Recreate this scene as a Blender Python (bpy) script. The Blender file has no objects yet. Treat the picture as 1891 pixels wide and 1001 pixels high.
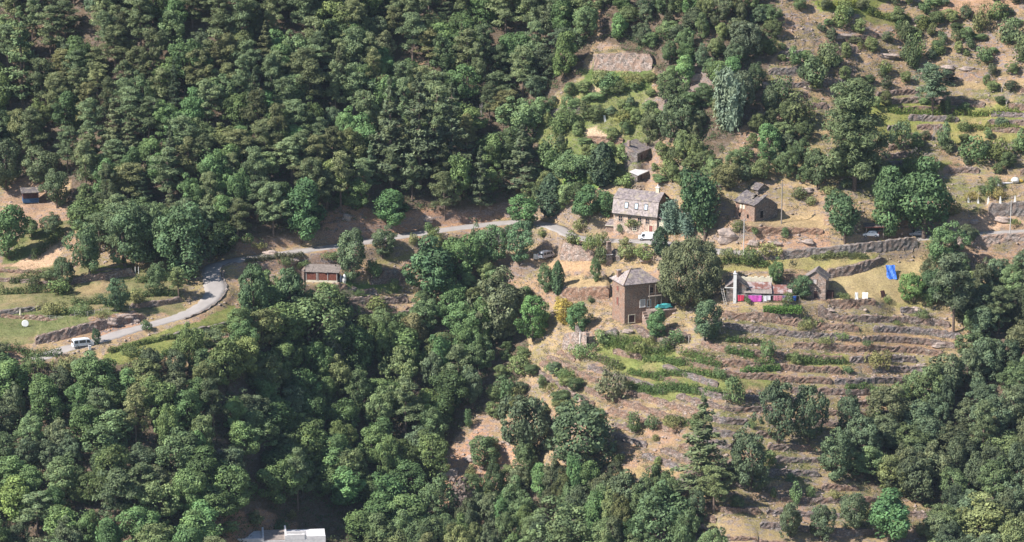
import bpy, math, random
import numpy as np

# ------------------------------------------------------------------ camera, sky, sun
scene = bpy.context.scene
COL = scene.collection
PITCH = math.radians(14.0)
CAMZ = 700 * math.tan(PITCH)
HALF = 0.1733                       # tan of half the horizontal field of view
IW, IH = 1891.0, 1001.0
FPX = IW / 2 / HALF
cam_d = bpy.data.cameras.new('camera')
cam_d.sensor_width = 36.0
cam_d.lens = 18.0 / HALF
cam_d.clip_start = 1.0
cam_d.clip_end = 5000.0
cam = bpy.data.objects.new('camera', cam_d)
cam.location = (0, 0, CAMZ)
cam.rotation_euler = (math.radians(90) - PITCH, 0, 0)
COL.objects.link(cam)
scene.camera = cam

TO_SUN = np.array([-0.80, -0.37, 0.82]); TO_SUN /= np.linalg.norm(TO_SUN)
world = bpy.data.worlds.new('World'); scene.world = world
world.use_nodes = True
wn = world.node_tree.nodes; wl = world.node_tree.links
for n in list(wn): wn.remove(n)
wo = wn.new('ShaderNodeOutputWorld'); wb = wn.new('ShaderNodeBackground'); sk = wn.new('ShaderNodeTexSky')
sk.sky_type = 'NISHITA'; sk.sun_disc = False
sk.sun_elevation = math.asin(TO_SUN[2]); sk.sun_rotation = math.atan2(TO_SUN[0], TO_SUN[1])
sk.altitude = 500; sk.air_density = 1.0; sk.dust_density = 0.4; sk.ozone_density = 2.0
wb.inputs['Strength'].default_value = 0.085
wl.new(sk.outputs[0], wb.inputs[0]); wl.new(wb.outputs[0], wo.inputs[0])
sun_d = bpy.data.lights.new('sun', 'SUN'); sun_d.energy = 4.9; sun_d.angle = math.radians(0.53); sun_d.color = (1.0, 0.965, 0.92)
sun = bpy.data.objects.new('sun', sun_d); COL.objects.link(sun)
from mathutils import Vector
sun.rotation_euler = Vector(TO_SUN).to_track_quat('Z', 'Y').to_euler()
sun.location = (-300, 300, 500)
scene.view_settings.view_transform = 'Standard'; scene.view_settings.look = 'None'
scene.view_settings.exposure = 0.72; scene.view_settings.gamma = 1.0
scene.view_settings.use_curve_mapping = False
scene.cycles.use_denoising = True
scene.cycles.max_bounces = 5; scene.cycles.diffuse_bounces = 3; scene.cycles.transmission_bounces = 2
scene.cycles.volume_bounces = 0

R = random.Random(11)
NR = np.random.default_rng(5)

# ------------------------------------------------------------------ generic helpers
def tag(o, label=None, cat=None, group=None, kind=None):
    if label: o['label'] = label
    if cat: o['category'] = cat
    if group: o['group'] = group
    if kind: o['kind'] = kind
    return o

def empty(name, loc, rz=0.0, scale=None):
    o = bpy.data.objects.new(name, None)
    o.empty_display_size = 0.5
    COL.objects.link(o); o.location = loc; o.rotation_euler = (0, 0, rz)
    if scale is not None: o.scale = scale
    return o

def np_mesh(name, V, F, attrs=None, smooth=False, mats=()):
    """V (n,3); F (m,k) array of equal-sized faces"""
    V = np.ascontiguousarray(V, dtype=np.float32); F = np.ascontiguousarray(F, dtype=np.int32)
    me = bpy.data.meshes.new(name)
    k = F.shape[1]
    me.vertices.add(len(V)); me.vertices.foreach_set('co', V.ravel())
    me.loops.add(F.size); me.loops.foreach_set('vertex_index', F.ravel())
    me.polygons.add(len(F))
    me.polygons.foreach_set('loop_start', np.arange(0, F.size, k, dtype=np.int32))
    me.polygons.foreach_set('loop_total', np.full(len(F), k, dtype=np.int32))
    if smooth: me.polygons.foreach_set('use_smooth', np.ones(len(F), dtype=bool))
    for an, arr in (attrs or {}).items():
        if arr.ndim == 1:
            a = me.attributes.new(an, 'FLOAT', 'POINT'); a.data.foreach_set('value', arr.astype(np.float32))
        else:
            a = me.attributes.new(an, 'FLOAT_COLOR', 'POINT')
            c = np.ones((len(arr), 4), np.float32); c[:, :3] = arr
            a.data.foreach_set('color', c.ravel())
    for m in mats: me.materials.append(m)
    me.update(); me.validate()
    return me

def link(name, me, parent=None, loc=None, rot=None):
    o = bpy.data.objects.new(name, me); COL.objects.link(o)
    if parent: o.parent = parent
    if loc is not None: o.location = loc
    if rot is not None: o.rotation_euler = rot
    return o

class MB:
    def __init__(s): s.v = []; s.f = []
    def _add(s, V, F):
        b = len(s.v); s.v += [tuple(p) for p in V]; s.f += [tuple(b + i for i in f) for f in F]; return s
    def box(s, x0, x1, y0, y1, z0, z1):
        return s._add([(x0,y0,z0),(x1,y0,z0),(x1,y1,z0),(x0,y1,z0),(x0,y0,z1),(x1,y0,z1),(x1,y1,z1),(x0,y1,z1)],
                      [(3,2,1,0),(4,5,6,7),(0,1,5,4),(1,2,6,5),(2,3,7,6),(3,0,4,7)])
    def hexa(s, bot, top):
        return s._add(list(bot) + list(top), [(3,2,1,0),(4,5,6,7),(0,1,5,4),(1,2,6,5),(2,3,7,6),(3,0,4,7)])
    def slab(s, pts, th):
        """polygon extruded straight down by th"""
        n = len(pts); low = [(p[0], p[1], p[2] - th) for p in pts]
        F = [tuple(range(n)), tuple(range(2*n-1, n-1, -1))] + [(i, i+n, (i+1) % n + n, (i+1) % n) for i in range(n)]
        return s._add(list(pts) + low, F)
    def prism(s, prof, axis, a, b):
        """profile of (u,z) extruded along axis 'x' or 'y' from a to b"""
        n = len(prof)
        mk = (lambda u, z, t: (t, u, z)) if axis == 'x' else (lambda u, z, t: (u, t, z))
        V = [mk(u, z, a) for u, z in prof] + [mk(u, z, b) for u, z in prof]
        F = [tuple(range(n)), tuple(range(2*n-1, n-1, -1))] + [(i, i+n, (i+1) % n + n, (i+1) % n) for i in range(n)]
        return s._add(V, F)
    def tube(s, p0, p1, r0, r1=None, n=7, cap=True):
        r1 = r0 if r1 is None else r1
        p0 = np.array(p0, float); p1 = np.array(p1, float); d = p1 - p0; d /= (np.linalg.norm(d) + 1e-9)
        a = np.array([0, 0, 1.]) if abs(d[2]) < .9 else np.array([1., 0, 0])
        u = np.cross(d, a); u /= np.linalg.norm(u); w = np.cross(d, u)
        V = []
        for p, r in ((p0, r0), (p1, r1)):
            for i in range(n):
                t = 2*math.pi*i/n; V.append(tuple(p + r*(math.cos(t)*u + math.sin(t)*w)))
        F = [(i, (i+1) % n, (i+1) % n + n, i+n) for i in range(n)]
        if cap: F += [tuple(range(n-1, -1, -1)), tuple(range(n, 2*n))]
        return s._add(V, F)
    def path(s, pts, rs, n=6):
        for i in range(len(pts)-1): s.tube(pts[i], pts[i+1], rs[i], rs[i+1], n, cap=True)
        return s
    def blob(s, c, r, seed=0, amp=.25, sub=2):
        import bmesh
        bm = bmesh.new(); bmesh.ops.create_icosphere(bm, subdivisions=sub, radius=1)
        rr = random.Random(seed); ph = [rr.uniform(0, 6.28) for _ in range(9)]
        V = []
        for v in bm.verts:
            p = v.co
            k = 1 + amp*(math.sin(3.1*p.x+ph[0])*math.sin(2.7*p.y+ph[1]) + .7*math.sin(5.3*p.z+ph[2]+2*p.x)) + rr.uniform(-amp, amp)*.35
            V.append((c[0]+p.x*k*r[0], c[1]+p.y*k*r[1], c[2]+p.z*k*r[2]))
        F = [tuple(v.index for v in f.verts) for f in bm.faces]
        bm.free(); return s._add(V, F)
    def mesh(s, name, mat, smooth=False):
        me = bpy.data.meshes.new(name); me.from_pydata(s.v, [], s.f)
        if mat: me.materials.append(mat)
        if smooth: me.polygons.foreach_set('use_smooth', np.ones(len(me.polygons), dtype=bool))
        me.update(); return me
    def build(s, name, mat, parent=None, smooth=False, loc=None, rot=None):
        me = s.mesh(name, mat, smooth)
        import bmesh
        bm = bmesh.new(); bm.from_mesh(me); bmesh.ops.recalc_face_normals(bm, faces=bm.faces); bm.to_mesh(me); bm.free()
        return link(name, me, parent, loc, rot)

# ------------------------------------------------------------------ noise
_perm = np.random.default_rng(3).random((256, 256))
def vnoise(x, y):
    xi = np.floor(x).astype(int); yi = np.floor(y).astype(int); fx = x - xi; fy = y - yi
    fx = fx*fx*(3-2*fx); fy = fy*fy*(3-2*fy)
    g = lambda i, j: _perm[i % 256, j % 256]
    return (g(xi, yi)*(1-fx)+g(xi+1, yi)*fx)*(1-fy) + (g(xi, yi+1)*(1-fx)+g(xi+1, yi+1)*fx)*fy
def fbm(x, y, o=4):
    s = 0; a = .5; t = 0
    for i in range(o):
        s = s + a*vnoise(x*2**i + 17.3*i, y*2**i + 5.1*i); t += a; a *= .5
    return s/t - .5
def sig(t): return 1/(1+np.exp(-np.clip(t, -40, 40)))
def sstep(a, b, x):
    t = np.clip((x-a)/(b-a), 0, 1); return t*t*(3-2*t)
def inpoly(px, py, poly):
    px = np.asarray(px, float); py = np.asarray(py, float)
    r = np.zeros(px.shape, bool); n = len(poly); j = n-1
    for i in range(n):
        xi, yi = poly[i]; xj, yj = poly[j]
        c = ((yi > py) != (yj > py)) & (px < (xj-xi)*(py-yi)/((yj-yi) + 1e-12) + xi)
        r ^= c; j = i
    return r

# ------------------------------------------------------------------ camera geometry: where a direction meets the hill
FW = np.array([0, math.cos(PITCH), -math.sin(PITCH)]); UP = np.array([0, math.sin(PITCH), math.cos(PITCH)])
def proj(x, y, z):
    zz = z - CAMZ; d = y*FW[1] + zz*FW[2]
    return IW/2 + FPX*x/d, IH/2 - FPX*(y*UP[1] + zz*UP[2])/d
def raydir(px, py):
    a = (px - IW/2)/FPX; b = (IH/2 - py)/FPX
    return a, FW[1] + b*UP[1], FW[2] + b*UP[2]
def mpp(y): return y/math.cos(PITCH)/FPX          # metres per photo pixel at distance y

# ------------------------------------------------------------------ the lie of the hill
# a level line through the picture (the upper road) and the steepness above and below it give the ground
KN = [(-900,470,-3),(0,470,0),(200,476,0),(430,480,0),(620,455,1.2),(740,435,2.2),(950,412,3.6),(1060,430,4.2),(1190,440,4.6),
      (1330,466,5.2),(1580,455,6.5),(1690,438,7.2),(1891,430,8.2),(2800,420,10)]
pxs = np.arange(-1500, 3401, 10.); pys = np.arange(-1800, 2301, 5.)
kx = [k[0] for k in KN]
rpy = np.interp(pxs, kx, [k[1] for k in KN]); rZ = np.interp(pxs, kx, [k[2] for k in KN])
def smooth1(a, n):
    k = np.hanning(n); k /= k.sum(); return np.convolve(np.pad(a, n//2, mode='edge'), k, mode='valid')[:len(a)]
rpy = smooth1(rpy, 9); rZ = smooth1(rZ, 9)
_, dy_, dz_ = raydir(pxs, rpy)
rY = (rZ - CAMZ)*dy_/dz_
PX, PY = np.meshgrid(pxs, pys, indexing='ij')
slope = 32 + 0*PX
slope += 4*sig((1000-PX)/60)*sig((420-PY)/25)
slope += -3*sig((PX-1000)/60)*sig((PY-480)/25)
slope += 3*sig((900-PX)/60)*sig((PY-680)/25)
wl_ = sig((500-PX)/45)*sig((PY-486)/8)*sig((648-PY)/10)
slope = slope*(1-wl_) + 11.0*wl_
wl2 = sig((170-PX)/40)*sig((PY-330)/15)*sig((486-PY)/8)
slope = slope*(1-wl2) + 21*wl2
slope += 6*np.sin(PX/170.0+1)*np.sin(PY/130.0) * (1-wl_)
ts = np.tan(np.radians(slope))
g = (1/7.56)/(ts*math.cos(PITCH) + math.sin(PITCH))       # metres of distance per photo pixel
cum = np.cumsum(g, axis=1)*5.0
Ymap = np.empty_like(PX)
for i in range(len(pxs)):
    c0 = np.interp(rpy[i], pys, cum[i]); Ymap[i] = rY[i] - (cum[i]-c0)
kk = np.hanning(9); kk /= kk.sum()
Ymap = np.apply_along_axis(lambda a: np.convolve(np.pad(a, 4, mode='edge'), kk, mode='valid'), 0, Ymap)
def ysample(px, py):
    fx = np.clip((px-pxs[0])/10, 0, len(pxs)-1.001); fy = np.clip((py-pys[0])/5, 0, len(pys)-1.001)
    i = fx.astype(int); j = fy.astype(int); u = fx-i; v = fy-j
    return (Ymap[i,j]*(1-u)+Ymap[i+1,j]*u)*(1-v) + (Ymap[i,j+1]*(1-u)+Ymap[i+1,j+1]*u)*v

def axis(lo, hi, step, far, n):
    core = np.arange(lo, hi+step/2, step); t = np.linspace(0, 1, n+1)[1:]
    ext = far*t**1.7
    return np.concatenate([core[0]-ext[::-1], core, core[-1]+ext])
GX = axis(-150, 150, .6, 260, 18)
GY = axis(612, 812, .6, 0.1, 1)
GY = np.concatenate([np.linspace(560, 611, 14), np.arange(612, 822, .6), 822 + 90*np.linspace(0, 1, 13)[1:]**1.5])
X, Y = np.meshgrid(GX, GY, indexing='ij')
lo = np.full(X.shape, -160.); hi = np.full(X.shape, 190.)
for it in range(34):
    mid = (lo+hi)/2
    a, b = proj(X, Y, mid)
    f = ysample(a, b) - Y
    hi = np.where(f > 0, mid, hi); lo = np.where(f > 0, lo, mid)
ZB = (lo+hi)/2
BPX, BPY = proj(X, Y, ZB)                     # where each base vertex stands in the view (to look up the land cover)

class Ground:
    def __init__(s, Z): s.Z = Z
    def z(s, x, y):
        x = np.asarray(x, float); y = np.asarray(y, float)
        i = np.clip(np.searchsorted(GX, x)-1, 0, len(GX)-2); j = np.clip(np.searchsorted(GY, y)-1, 0, len(GY)-2)
        u = np.clip((x-GX[i])/(GX[i+1]-GX[i]), 0, 1); v = np.clip((y-GY[j])/(GY[j+1]-GY[j]), 0, 1); Z = s.Z
        return (Z[i,j]*(1-u)+Z[i+1,j]*u)*(1-v) + (Z[i,j+1]*(1-u)+Z[i+1,j+1]*u)*v
    def at(s, px, py):
        dx, dy, dz = raydir(px, py)
        ys = np.arange(570, 900, .25); x = dx/dy*ys; zr = CAMZ + dz/dy*ys
        b = zr < s.z(x, ys)
        k = int(np.argmax(b)) if b.any() else len(ys)-1
        y = ys[k]
        return np.array([dx/dy*y, y, float(s.z(dx/dy*y, y))])

# natural unevenness
rough = np.where(inpoly(BPX, BPY, [(1380,-200),(2100,-200),(2100,430),(1750,410),(1500,330),(1400,200)]), 1.0, .45)
Z0 = ZB + 1.5*fbm(X/34, Y/34, 3) + rough*(1.5*fbm(X/7, Y/5, 4)) + .25*fbm(X/2.1, Y/1.7, 2) + np.where(rough > .9, 1.3*np.abs(fbm(X/5+Y/9, Y/2.2-X/14, 4)), 0)

# terraces: level treads stepped along the contours inside the terraced land
TERR = [  # polygon in the view, step height
 ([(955,655),(1040,640),(1110,612),(1250,606),(1330,566),(1500,560),(1715,558),(1800,640),(1790,700),(1720,730),(1620,790),(1510,870),(1600,900),(1720,950),(1720,1120),(1080,1120),(1110,900),(1130,810),(1120,760),(955,725)], 1.75, 0.0),
 ([(1600,165),(1960,150),(1960,345),(1760,345),(1640,330)], 1.6, .6),
 ([(470,480),(830,520),(860,620),(600,600)], 2.0, .2),
 ([(-100,486),(330,486),(330,560),(240,590),(-100,600)], 1.15, .4),
 ([(1440,60),(1640,60),(1500,230),(1430,170)], 2.2, .1),
]
Z1 = Z0.copy()
Tlev = []
for poly, H, ph in TERR:
    m = inpoly(BPX, BPY, poly).astype(float)
    for ax in (0, 1):      # soften the edge
        m = np.apply_along_axis(lambda a: np.convolve(np.pad(a, 4, mode='edge'), kk, mode='valid'), ax, m)
    FIRM = np.maximum(inpoly(BPX, BPY, [(1120,765),(1275,765),(1275,930),(1110,930)]), inpoly(BPX, BPY, [(1320,560),(1810,560),(1800,720),(1640,740),(1330,740)])).astype(float)
    T = ZB + 2.0*fbm(X/55+9, Y/60, 2) + .9*fbm(X/22+4, Y/12, 2) + ph*H + (.075*X if ph == 0.0 else 0)
    q = T/H; k = np.floor(q); fr = q-k
    Tq = H*(k + .30 + .40*fr) - (T-ZB)
    keep = 1 - .7*(1-.8*FIRM)*sstep(.10, .25, fbm(X/12+21, Y/5+3, 3))
    Tq = Tq*keep + ZB*(1-keep)
    Zt = Tq + .45*fbm(X/3.2, Y/2.4, 3)
    Z1 = Z1*(1-m) + Zt*m
    Tlev.append((T, H, m))
G1 = Ground(Z1)

# the road: a bench cut along a line
ROADPX = [(60,668),(118,645),(160,636),(220,617),(290,597),(345,580),(385,556),(398,534),(392,512),(392,495),(420,484),(480,474),(560,463),(640,452),
          (740,437),(830,424),(900,416),(950,412),(1000,414),(1034,424),(1060,438),(1110,444),(1170,446),(1240,452),(1300,461),(1350,466),(1420,466),
          (1500,463),(1570,456),(1640,447),(1700,441),(1790,434),(1891,429),(1990,424),(2100,420)]
rp = np.array([Ground(ZB).at(*p) for p in ROADPX])
def resample(P, step):
    # Catmull-Rom through the points, then even steps
    Q = []
    for i in range(len(P)-1):
        p0, p1, p2, p3 = P[max(i-1,0)], P[i], P[i+1], P[min(i+2,len(P)-1)]
        for t in np.linspace(0, 1, 12, endpoint=False):
            Q.append(.5*((2*p1)+(-p0+p2)*t+(2*p0-5*p1+4*p2-p3)*t*t+(-p0+3*p1-3*p2+p3)*t**3))
    Q.append(P[-1]); Q = np.array(Q)
    d = np.concatenate([[0], np.cumsum(np.linalg.norm(np.diff(Q[:, :2], axis=0), axis=1))])
    s = np.arange(0, d[-1], step)
    return np.stack([np.interp(s, d, Q[:, k]) for k in range(3)], 1)
road = resample(rp, 1.0)
road[:, 2] = smooth1(road[:, 2], 15)
def bench(Z, P, half, blend, drop=.06):
    best = np.full(X.shape, 1e9); zr = np.zeros(X.shape)
    sel = np.zeros(X.shape, bool)
    for p in P:
        i0, i1 = np.searchsorted(GX, [p[0]-half-blend, p[0]+half+blend]); j0, j1 = np.searchsorted(GY, [p[1]-half-blend, p[1]+half+blend])
        sub = (slice(i0, i1), slice(j0, j1))
        d = np.hypot(X[sub]-p[0], Y[sub]-p[1]); b = best[sub]; c = d < b
        best[sub] = np.where(c, d, b); zr[sub] = np.where(c, p[2], zr[sub])
    w = 1 - sstep(half, half+blend, best)
    return np.where(best < 1e8, Z*(1-w) + (zr-drop)*w, Z), best
Z2, ROADD = bench(Z1, road, 2.9, 2.6)

# level pads under buildings and on yards: (px, py, rx, ry, angle)
PADS = [(1185,440,9,3.2,-.3),(1200,432,8,3.6,-.4),(1180,592,7,4.5,.3),(1395,404,6,4,.5),(1506,550,4.5,3.2,0),(1410,553,12.5,4.0,-.1),(596,518,7,3.2,-.1),
        (55,374,5,3,0),(1000,476,7,2.2,0),(1560,550,8,2.5,0),(1625,440,9,3,.05),(1080,524,6,3,0),(1185,297,3.5,2.5,.9),(1186,334,3,1.6,.9),(1440,407,9,2.2,0),
        (60,602,12,4,.1),(150,598,12,4,.2),(200,500,8,3.2,0),(80,545,10,3,0),(300,540,8,3,0)]
for (a, b, rx, ry, an) in PADS:
    c = G1.at(a, b); ca, sa = math.cos(an), math.sin(an)
    u = (X-c[0])*ca + (Y-c[1])*sa; v = -(X-c[0])*sa + (Y-c[1])*ca
    w = 1 - sstep(.85, 1.45, np.hypot(u/rx, v/ry))
    w = w*sstep(2.4, 3.6, ROADD)
    Z2 = Z2*(1-w) + c[2]*w
G2 = Ground(Z2)

# authored stone walls: foot line in the view, height at each point
WALLS = [
 ([(66,637),(120,627),(180,612),(230,600),(268,590)], [2.0,2.3,2.3,2.0,1.4], 'tall dry-stone retaining wall above the road behind the white van'),
 ([(-20,588),(40,579),(78,572)], [1.2,1.3,1.0], 'low stone wall above the lawn with the white dish'),
 ([(128,527),(190,518),(246,508)], [1.5,1.8,1.6], 'dark stone wall below the mown terrace left of the road bend'),
 ([(240,572),(300,566),(338,558)], [1.2,1.4,1.2], 'stone terrace wall just left of the shaded road bend'),
 ([(300,628),(360,618),(428,603)], [.9,1.2,1.2], 'low stone wall of the garden below the road bend'),
 ([(1038,556),(1080,556),(1124,552)], [2.9,3.0,2.9], 'long stone retaining wall left of the tower house'),
 ([(1034,481),(1060,484),(1100,482)], [4.4,4.2,1.8], 'high sloping stone wall carrying the road hairpin'),
 ([(868,458),(905,452),(944,446)], [3.4,3.8,3.0], 'grey retaining wall under the road left of the hairpin'),
 ([(1376,481),(1450,479),(1560,472),(1630,468),(1694,458)], [1.7,1.9,2.0,2.6,2.2], 'long stone wall below the upper road left of the blue tarpaulin'),
 ([(1528,516),(1575,508),(1612,497),(1634,482)], [2.1,2.3,2.1,1.0], 'curved stone wall sweeping up behind the blue tarpaulin'),
 ([(1432,520),(1485,521),(1528,517)], [1.5,1.7,1.9], 'reddish stone wall behind the gabled stone shed'),
 ([(1096,131),(1150,131),(1204,129)], [4.2,4.4,3.6], 'broad pale stone wall high on the slope near the top'),
 ([(1756,452),(1820,450),(1900,446),(1990,440)], [1.6,1.8,1.7,1.7], 'stone wall under the road at the right edge'),
 ([(1826,400),(1865,398),(1925,396)], [2.8,3.0,3.0], 'grey stone wall below the row of white posts'),
 ([(604,560),(680,564),(750,560)], [1.4,1.7,1.2], 'rough stone wall under the lawn of the plank shed'),
 ([(690,514),(742,516)], [2.4,2.0], 'grey stone wall right of the leafy tree beside the plank shed'),
 ([(672,590),(730,588),(800,578)], [1.0,1.3,1.2], 'lowest stone wall below the plank shed'),
 ([(1008,222),(1045,216),(1110,206)], [2.2,2.2,1.4], 'stone wall under the footpath on the upper gardens'),
 ([(1076,262),(1110,268),(1150,266)], [1.5,2.0,1.6], 'stone wall below the pale yard above the oval tree'),
 ([(1380,430),(1440,433),(1520,432)], [1.2,1.4,1.2], 'broken wall along the dry meadow below the ruin'),
 ([(1345,590),(1420,590),(1465,590)], [1.0,1.2,1.2], 'low wall below the washing lines'),
 ([(1126,484),(1145,482)], [3.2,2.4], 'stub of old wall beside the stone gate pillar'),
 ([(1420,140),(1470,138),(1512,128)], [1.8,1.9,1.4], 'grey terrace wall on the rocky upper slope'),
]
wall_lines = []
Z3 = Z2.copy()
for pts, hs, lab in WALLS:
    P = np.array([G2.at(*p) for p in pts]); P = np.column_stack([P, hs])
    d = np.concatenate([[0], np.cumsum(np.linalg.norm(np.diff(P[:, :2], axis=0), axis=1))])
    s = np.linspace(0, d[-1], max(4, int(d[-1]/.7)))
    Q = np.stack([np.interp(s, d, P[:, k]) for k in range(4)], 1)
    if len(Q) > 7:
        Q[:, 0] = np.convolve(np.pad(Q[:, 0], 2, mode='reflect', reflect_type='odd'), np.ones(5)/5, 'valid'); Q[:, 1] = np.convolve(np.pad(Q[:, 1], 2, mode='reflect', reflect_type='odd'), np.ones(5)/5, 'valid')
    top = smooth1(Q[:, 2] + Q[:, 3], 7)
    o = np.argsort(Q[:, 0])
    cols = (X >= Q[:, 0].min()) & (X <= Q[:, 0].max())
    yw = np.interp(X, Q[o, 0], Q[o, 1]); zt = np.interp(X, Q[o, 0], top[o])
    D = Y - yw
    fill = cols & (D > .8) & (D < 9)
    Z3 = np.where(fill, np.maximum(Z3, zt - .12 + .12*np.clip(D, 0, 9)), Z3)
    front = cols & (D <= .8) & (D > -1.6)
    zf = np.interp(X, Q[o, 0], smooth1(Q[:, 2], 7)[o])
    Z3 = np.where(front, np.minimum(Z3, zf + .1), Z3)
    wall_lines.append((Q, top, lab))
w = 1 - sstep(2.2, 2.9, ROADD)      # keep the carriageway itself level
Z3 = Z3*(1-w) + np.minimum(Z3, Z2)*w
G3 = Ground(Z3); ground = G3.at; gz = lambda x, y: float(G3.z(x, y))
FPXv, FPYv = proj(X, Y, Z3)

# ------------------------------------------------------------------ materials
def mat(name, rough=.85, spec=.25):
    m = bpy.data.materials.new(name); m.use_nodes = True
    nt = m.node_tree; b = nt.nodes['Principled BSDF']
    b.inputs['Roughness'].default_value = rough
    b.inputs['Specular IOR Level'].default_value = spec
    return m, nt, b
def N(nt, t, **kw):
    n = nt.nodes.new(t)
    for k, v in kw.items():
        if k in n.inputs: n.inputs[k].default_value = v
        else: setattr(n, k, v)
    return n
def mixc(nt, fac, a, b, mode='MIX'):
    n = nt.nodes.new('ShaderNodeMix'); n.data_type = 'RGBA'; n.blend_type = mode
    for sock, v in ((n.inputs[0], fac), (n.inputs[6], a), (n.inputs[7], b)):
        if isinstance(v, (int, float)): sock.default_value = v
        elif isinstance(v, tuple): sock.default_value = v if len(v) == 4 else (*v, 1)
        else: nt.links.new(v, sock)
    return n.outputs[2]
def ramp(nt, src, p0, p1, c0=(0,0,0), c1=(1,1,1)):
    r = nt.nodes.new('ShaderNodeValToRGB'); r.color_ramp.elements[0].position = p0; r.color_ramp.elements[1].position = p1
    r.color_ramp.elements[0].color = (*c0, 1); r.color_ramp.elements[1].color = (*c1, 1)
    nt.links.new(src, r.inputs[0]); return r.outputs[0]
def coords(nt, kind='Object'):
    return nt.nodes.new('ShaderNodeTexCoord').outputs[kind]
def noise(nt, vec, scale, detail=4, rough=.6):
    n = N(nt, 'ShaderNodeTexNoise', Scale=scale, Detail=detail, Roughness=rough); nt.links.new(vec, n.inputs['Vector']); return n.outputs['Fac']
def bump(nt, b, h, dist=.05, strength=1):
    n = N(nt, 'ShaderNodeBump', Strength=strength, Distance=dist); nt.links.new(h, n.inputs['Height']); nt.links.new(n.outputs[0], b.inputs['Normal'])

def plain(name, c, rough=.7, spec=.3, var=.15, scale=3):
    m, nt, b = mat(name, rough, spec); v = coords(nt)
    f = noise(nt, v, scale, 5)
    dk = tuple(x*(1-var*1.6) for x in c); lt = tuple(min(1, x*(1+var)) for x in c)
    nt.links.new(ramp(nt, f, .3, .7, dk, lt), b.inputs['Base Color']); return m

def stone(name, c, scale=2.2, var=.5, squash=2.0):
    """roughly coursed rubble: cells flattened along z, dark recessed joints"""
    m, nt, b = mat(name, .9, .15); v = coords(nt)
    mp = N(nt, 'ShaderNodeMapping'); mp.inputs['Scale'].default_value = (1, 1, squash); nt.links.new(v, mp.inputs[0]); v2 = mp.outputs[0]
    vo = N(nt, 'ShaderNodeTexVoronoi', Scale=scale); nt.links.new(v2, vo.inputs['Vector'])
    ve = N(nt, 'ShaderNodeTexVoronoi', Scale=scale); ve.feature = 'DISTANCE_TO_EDGE'; nt.links.new(v2, ve.inputs['Vector'])
    sep = nt.nodes.new('ShaderNodeSeparateColor'); nt.links.new(vo.outputs['Color'], sep.inputs[0])
    c0 = tuple(x*(1-var) for x in c); c1 = tuple(min(1, x*(1+var)) for x in c)
    base = ramp(nt, sep.outputs[0], .1, .9, c0, c1)
    warm = mixc(nt, ramp(nt, noise(nt, v, .7, 4), .42, .62), base, tuple(c[i]*(1.15, .93, .8)[i] for i in range(3)))
    pale = mixc(nt, ramp(nt, noise(nt, v, 1.7, 5), .60, .72), warm, (.42, .39, .33))
    j = ramp(nt, ve.outputs['Distance'], .02, .10)
    fin = mixc(nt, j, tuple(x*.45 for x in c), pale)
    nt.links.new(fin, b.inputs['Base Color'])
    bump(nt, b, j, .04, .2); return m

def slate(name, c, var=.3):
    m, nt, b = mat(name, .75, .3); v = coords(nt)
    vo = N(nt, 'ShaderNodeTexVoronoi', Scale=2.6); nt.links.new(v, vo.inputs['Vector'])
    sep = nt.nodes.new('ShaderNodeSeparateColor'); nt.links.new(vo.outputs['Color'], sep.inputs[0])
    base = ramp(nt, sep.outputs[0], .1, .9, tuple(x*(1-var) for x in c), tuple(x*(1+var) for x in c))
    lich = mixc(nt, ramp(nt, noise(nt, v, .9, 5), .52, .68), base, (.36, .30, .22))
    nt.links.new(lich, b.inputs['Base Color']); bump(nt, b, sep.outputs[0], .04, .25); return m

def rusty(name):
    m, nt, b = mat(name, .7, .3); v = coords(nt)
    f = noise(nt, v, .55, 5, .65); st = noise(nt, v, 3.0, 4)
    base = ramp(nt, st, .3, .7, (.17, .07, .055), (.27, .125, .10))
    nt.links.new(mixc(nt, ramp(nt, f, .42, .54), base, (.40, .34, .33)), b.inputs['Base Color']); return m

def leafmat():
    m, nt, b = mat('foliage', .65, .22)
    oi = nt.nodes.new('ShaderNodeObjectInfo'); at = N(nt, 'ShaderNodeAttribute', attribute_name='var')
    col = mixc(nt, 1.0, oi.outputs['Color'], (1,1,1), 'MULTIPLY')
    mp = nt.nodes.new('ShaderNodeVectorMath'); mp.operation = 'SCALE'; nt.links.new(col, mp.inputs[0]); nt.links.new(at.outputs['Fac'], mp.inputs['Scale'])
    # sprays turn a little yellower or bluer from clump to clump
    f = noise(nt, coords(nt), .8, 3)
    yel = mixc(nt, .45, mp.outputs[0], (1.25, 1.05, .7), 'MULTIPLY'); 
    c2 = mixc(nt, ramp(nt, f, .45, .7), mp.outputs[0], yel)
    nt.links.new(c2, b.inputs['Base Color'])
    tr = nt.nodes.new('ShaderNodeBsdfTranslucent'); nt.links.new(c2, tr.inputs[0])
    ms = nt.nodes.new('ShaderNodeMixShader'); ms.inputs[0].default_value = .10
    out = nt.nodes['Material Output']
    nt.links.new(b.outputs[0], ms.inputs[1]); nt.links.new(tr.outputs[0], ms.inputs[2]); nt.links.new(ms.outputs[0], out.inputs[0])
    return m

def covermat(name, attr='cover'):
    """small plants: colour stored per tuft"""
    m, nt, b = mat(name, .75, .15)
    at = N(nt, 'ShaderNodeAttribute', attribute_name=attr)
    nt.links.new(at.outputs['Color'], b.inputs['Base Color'])
    tr = nt.nodes.new('ShaderNodeBsdfTranslucent'); nt.links.new(at.outputs['Color'], tr.inputs[0])
    ms = nt.nodes.new('ShaderNodeMixShader'); ms.inputs[0].default_value = .2
    nt.links.new(b.outputs[0], ms.inputs[1]); nt.links.new(tr.outputs[0], ms.inputs[2]); nt.links.new(ms.outputs[0], nt.nodes['Material Output'].inputs[0])
    return m

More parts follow.
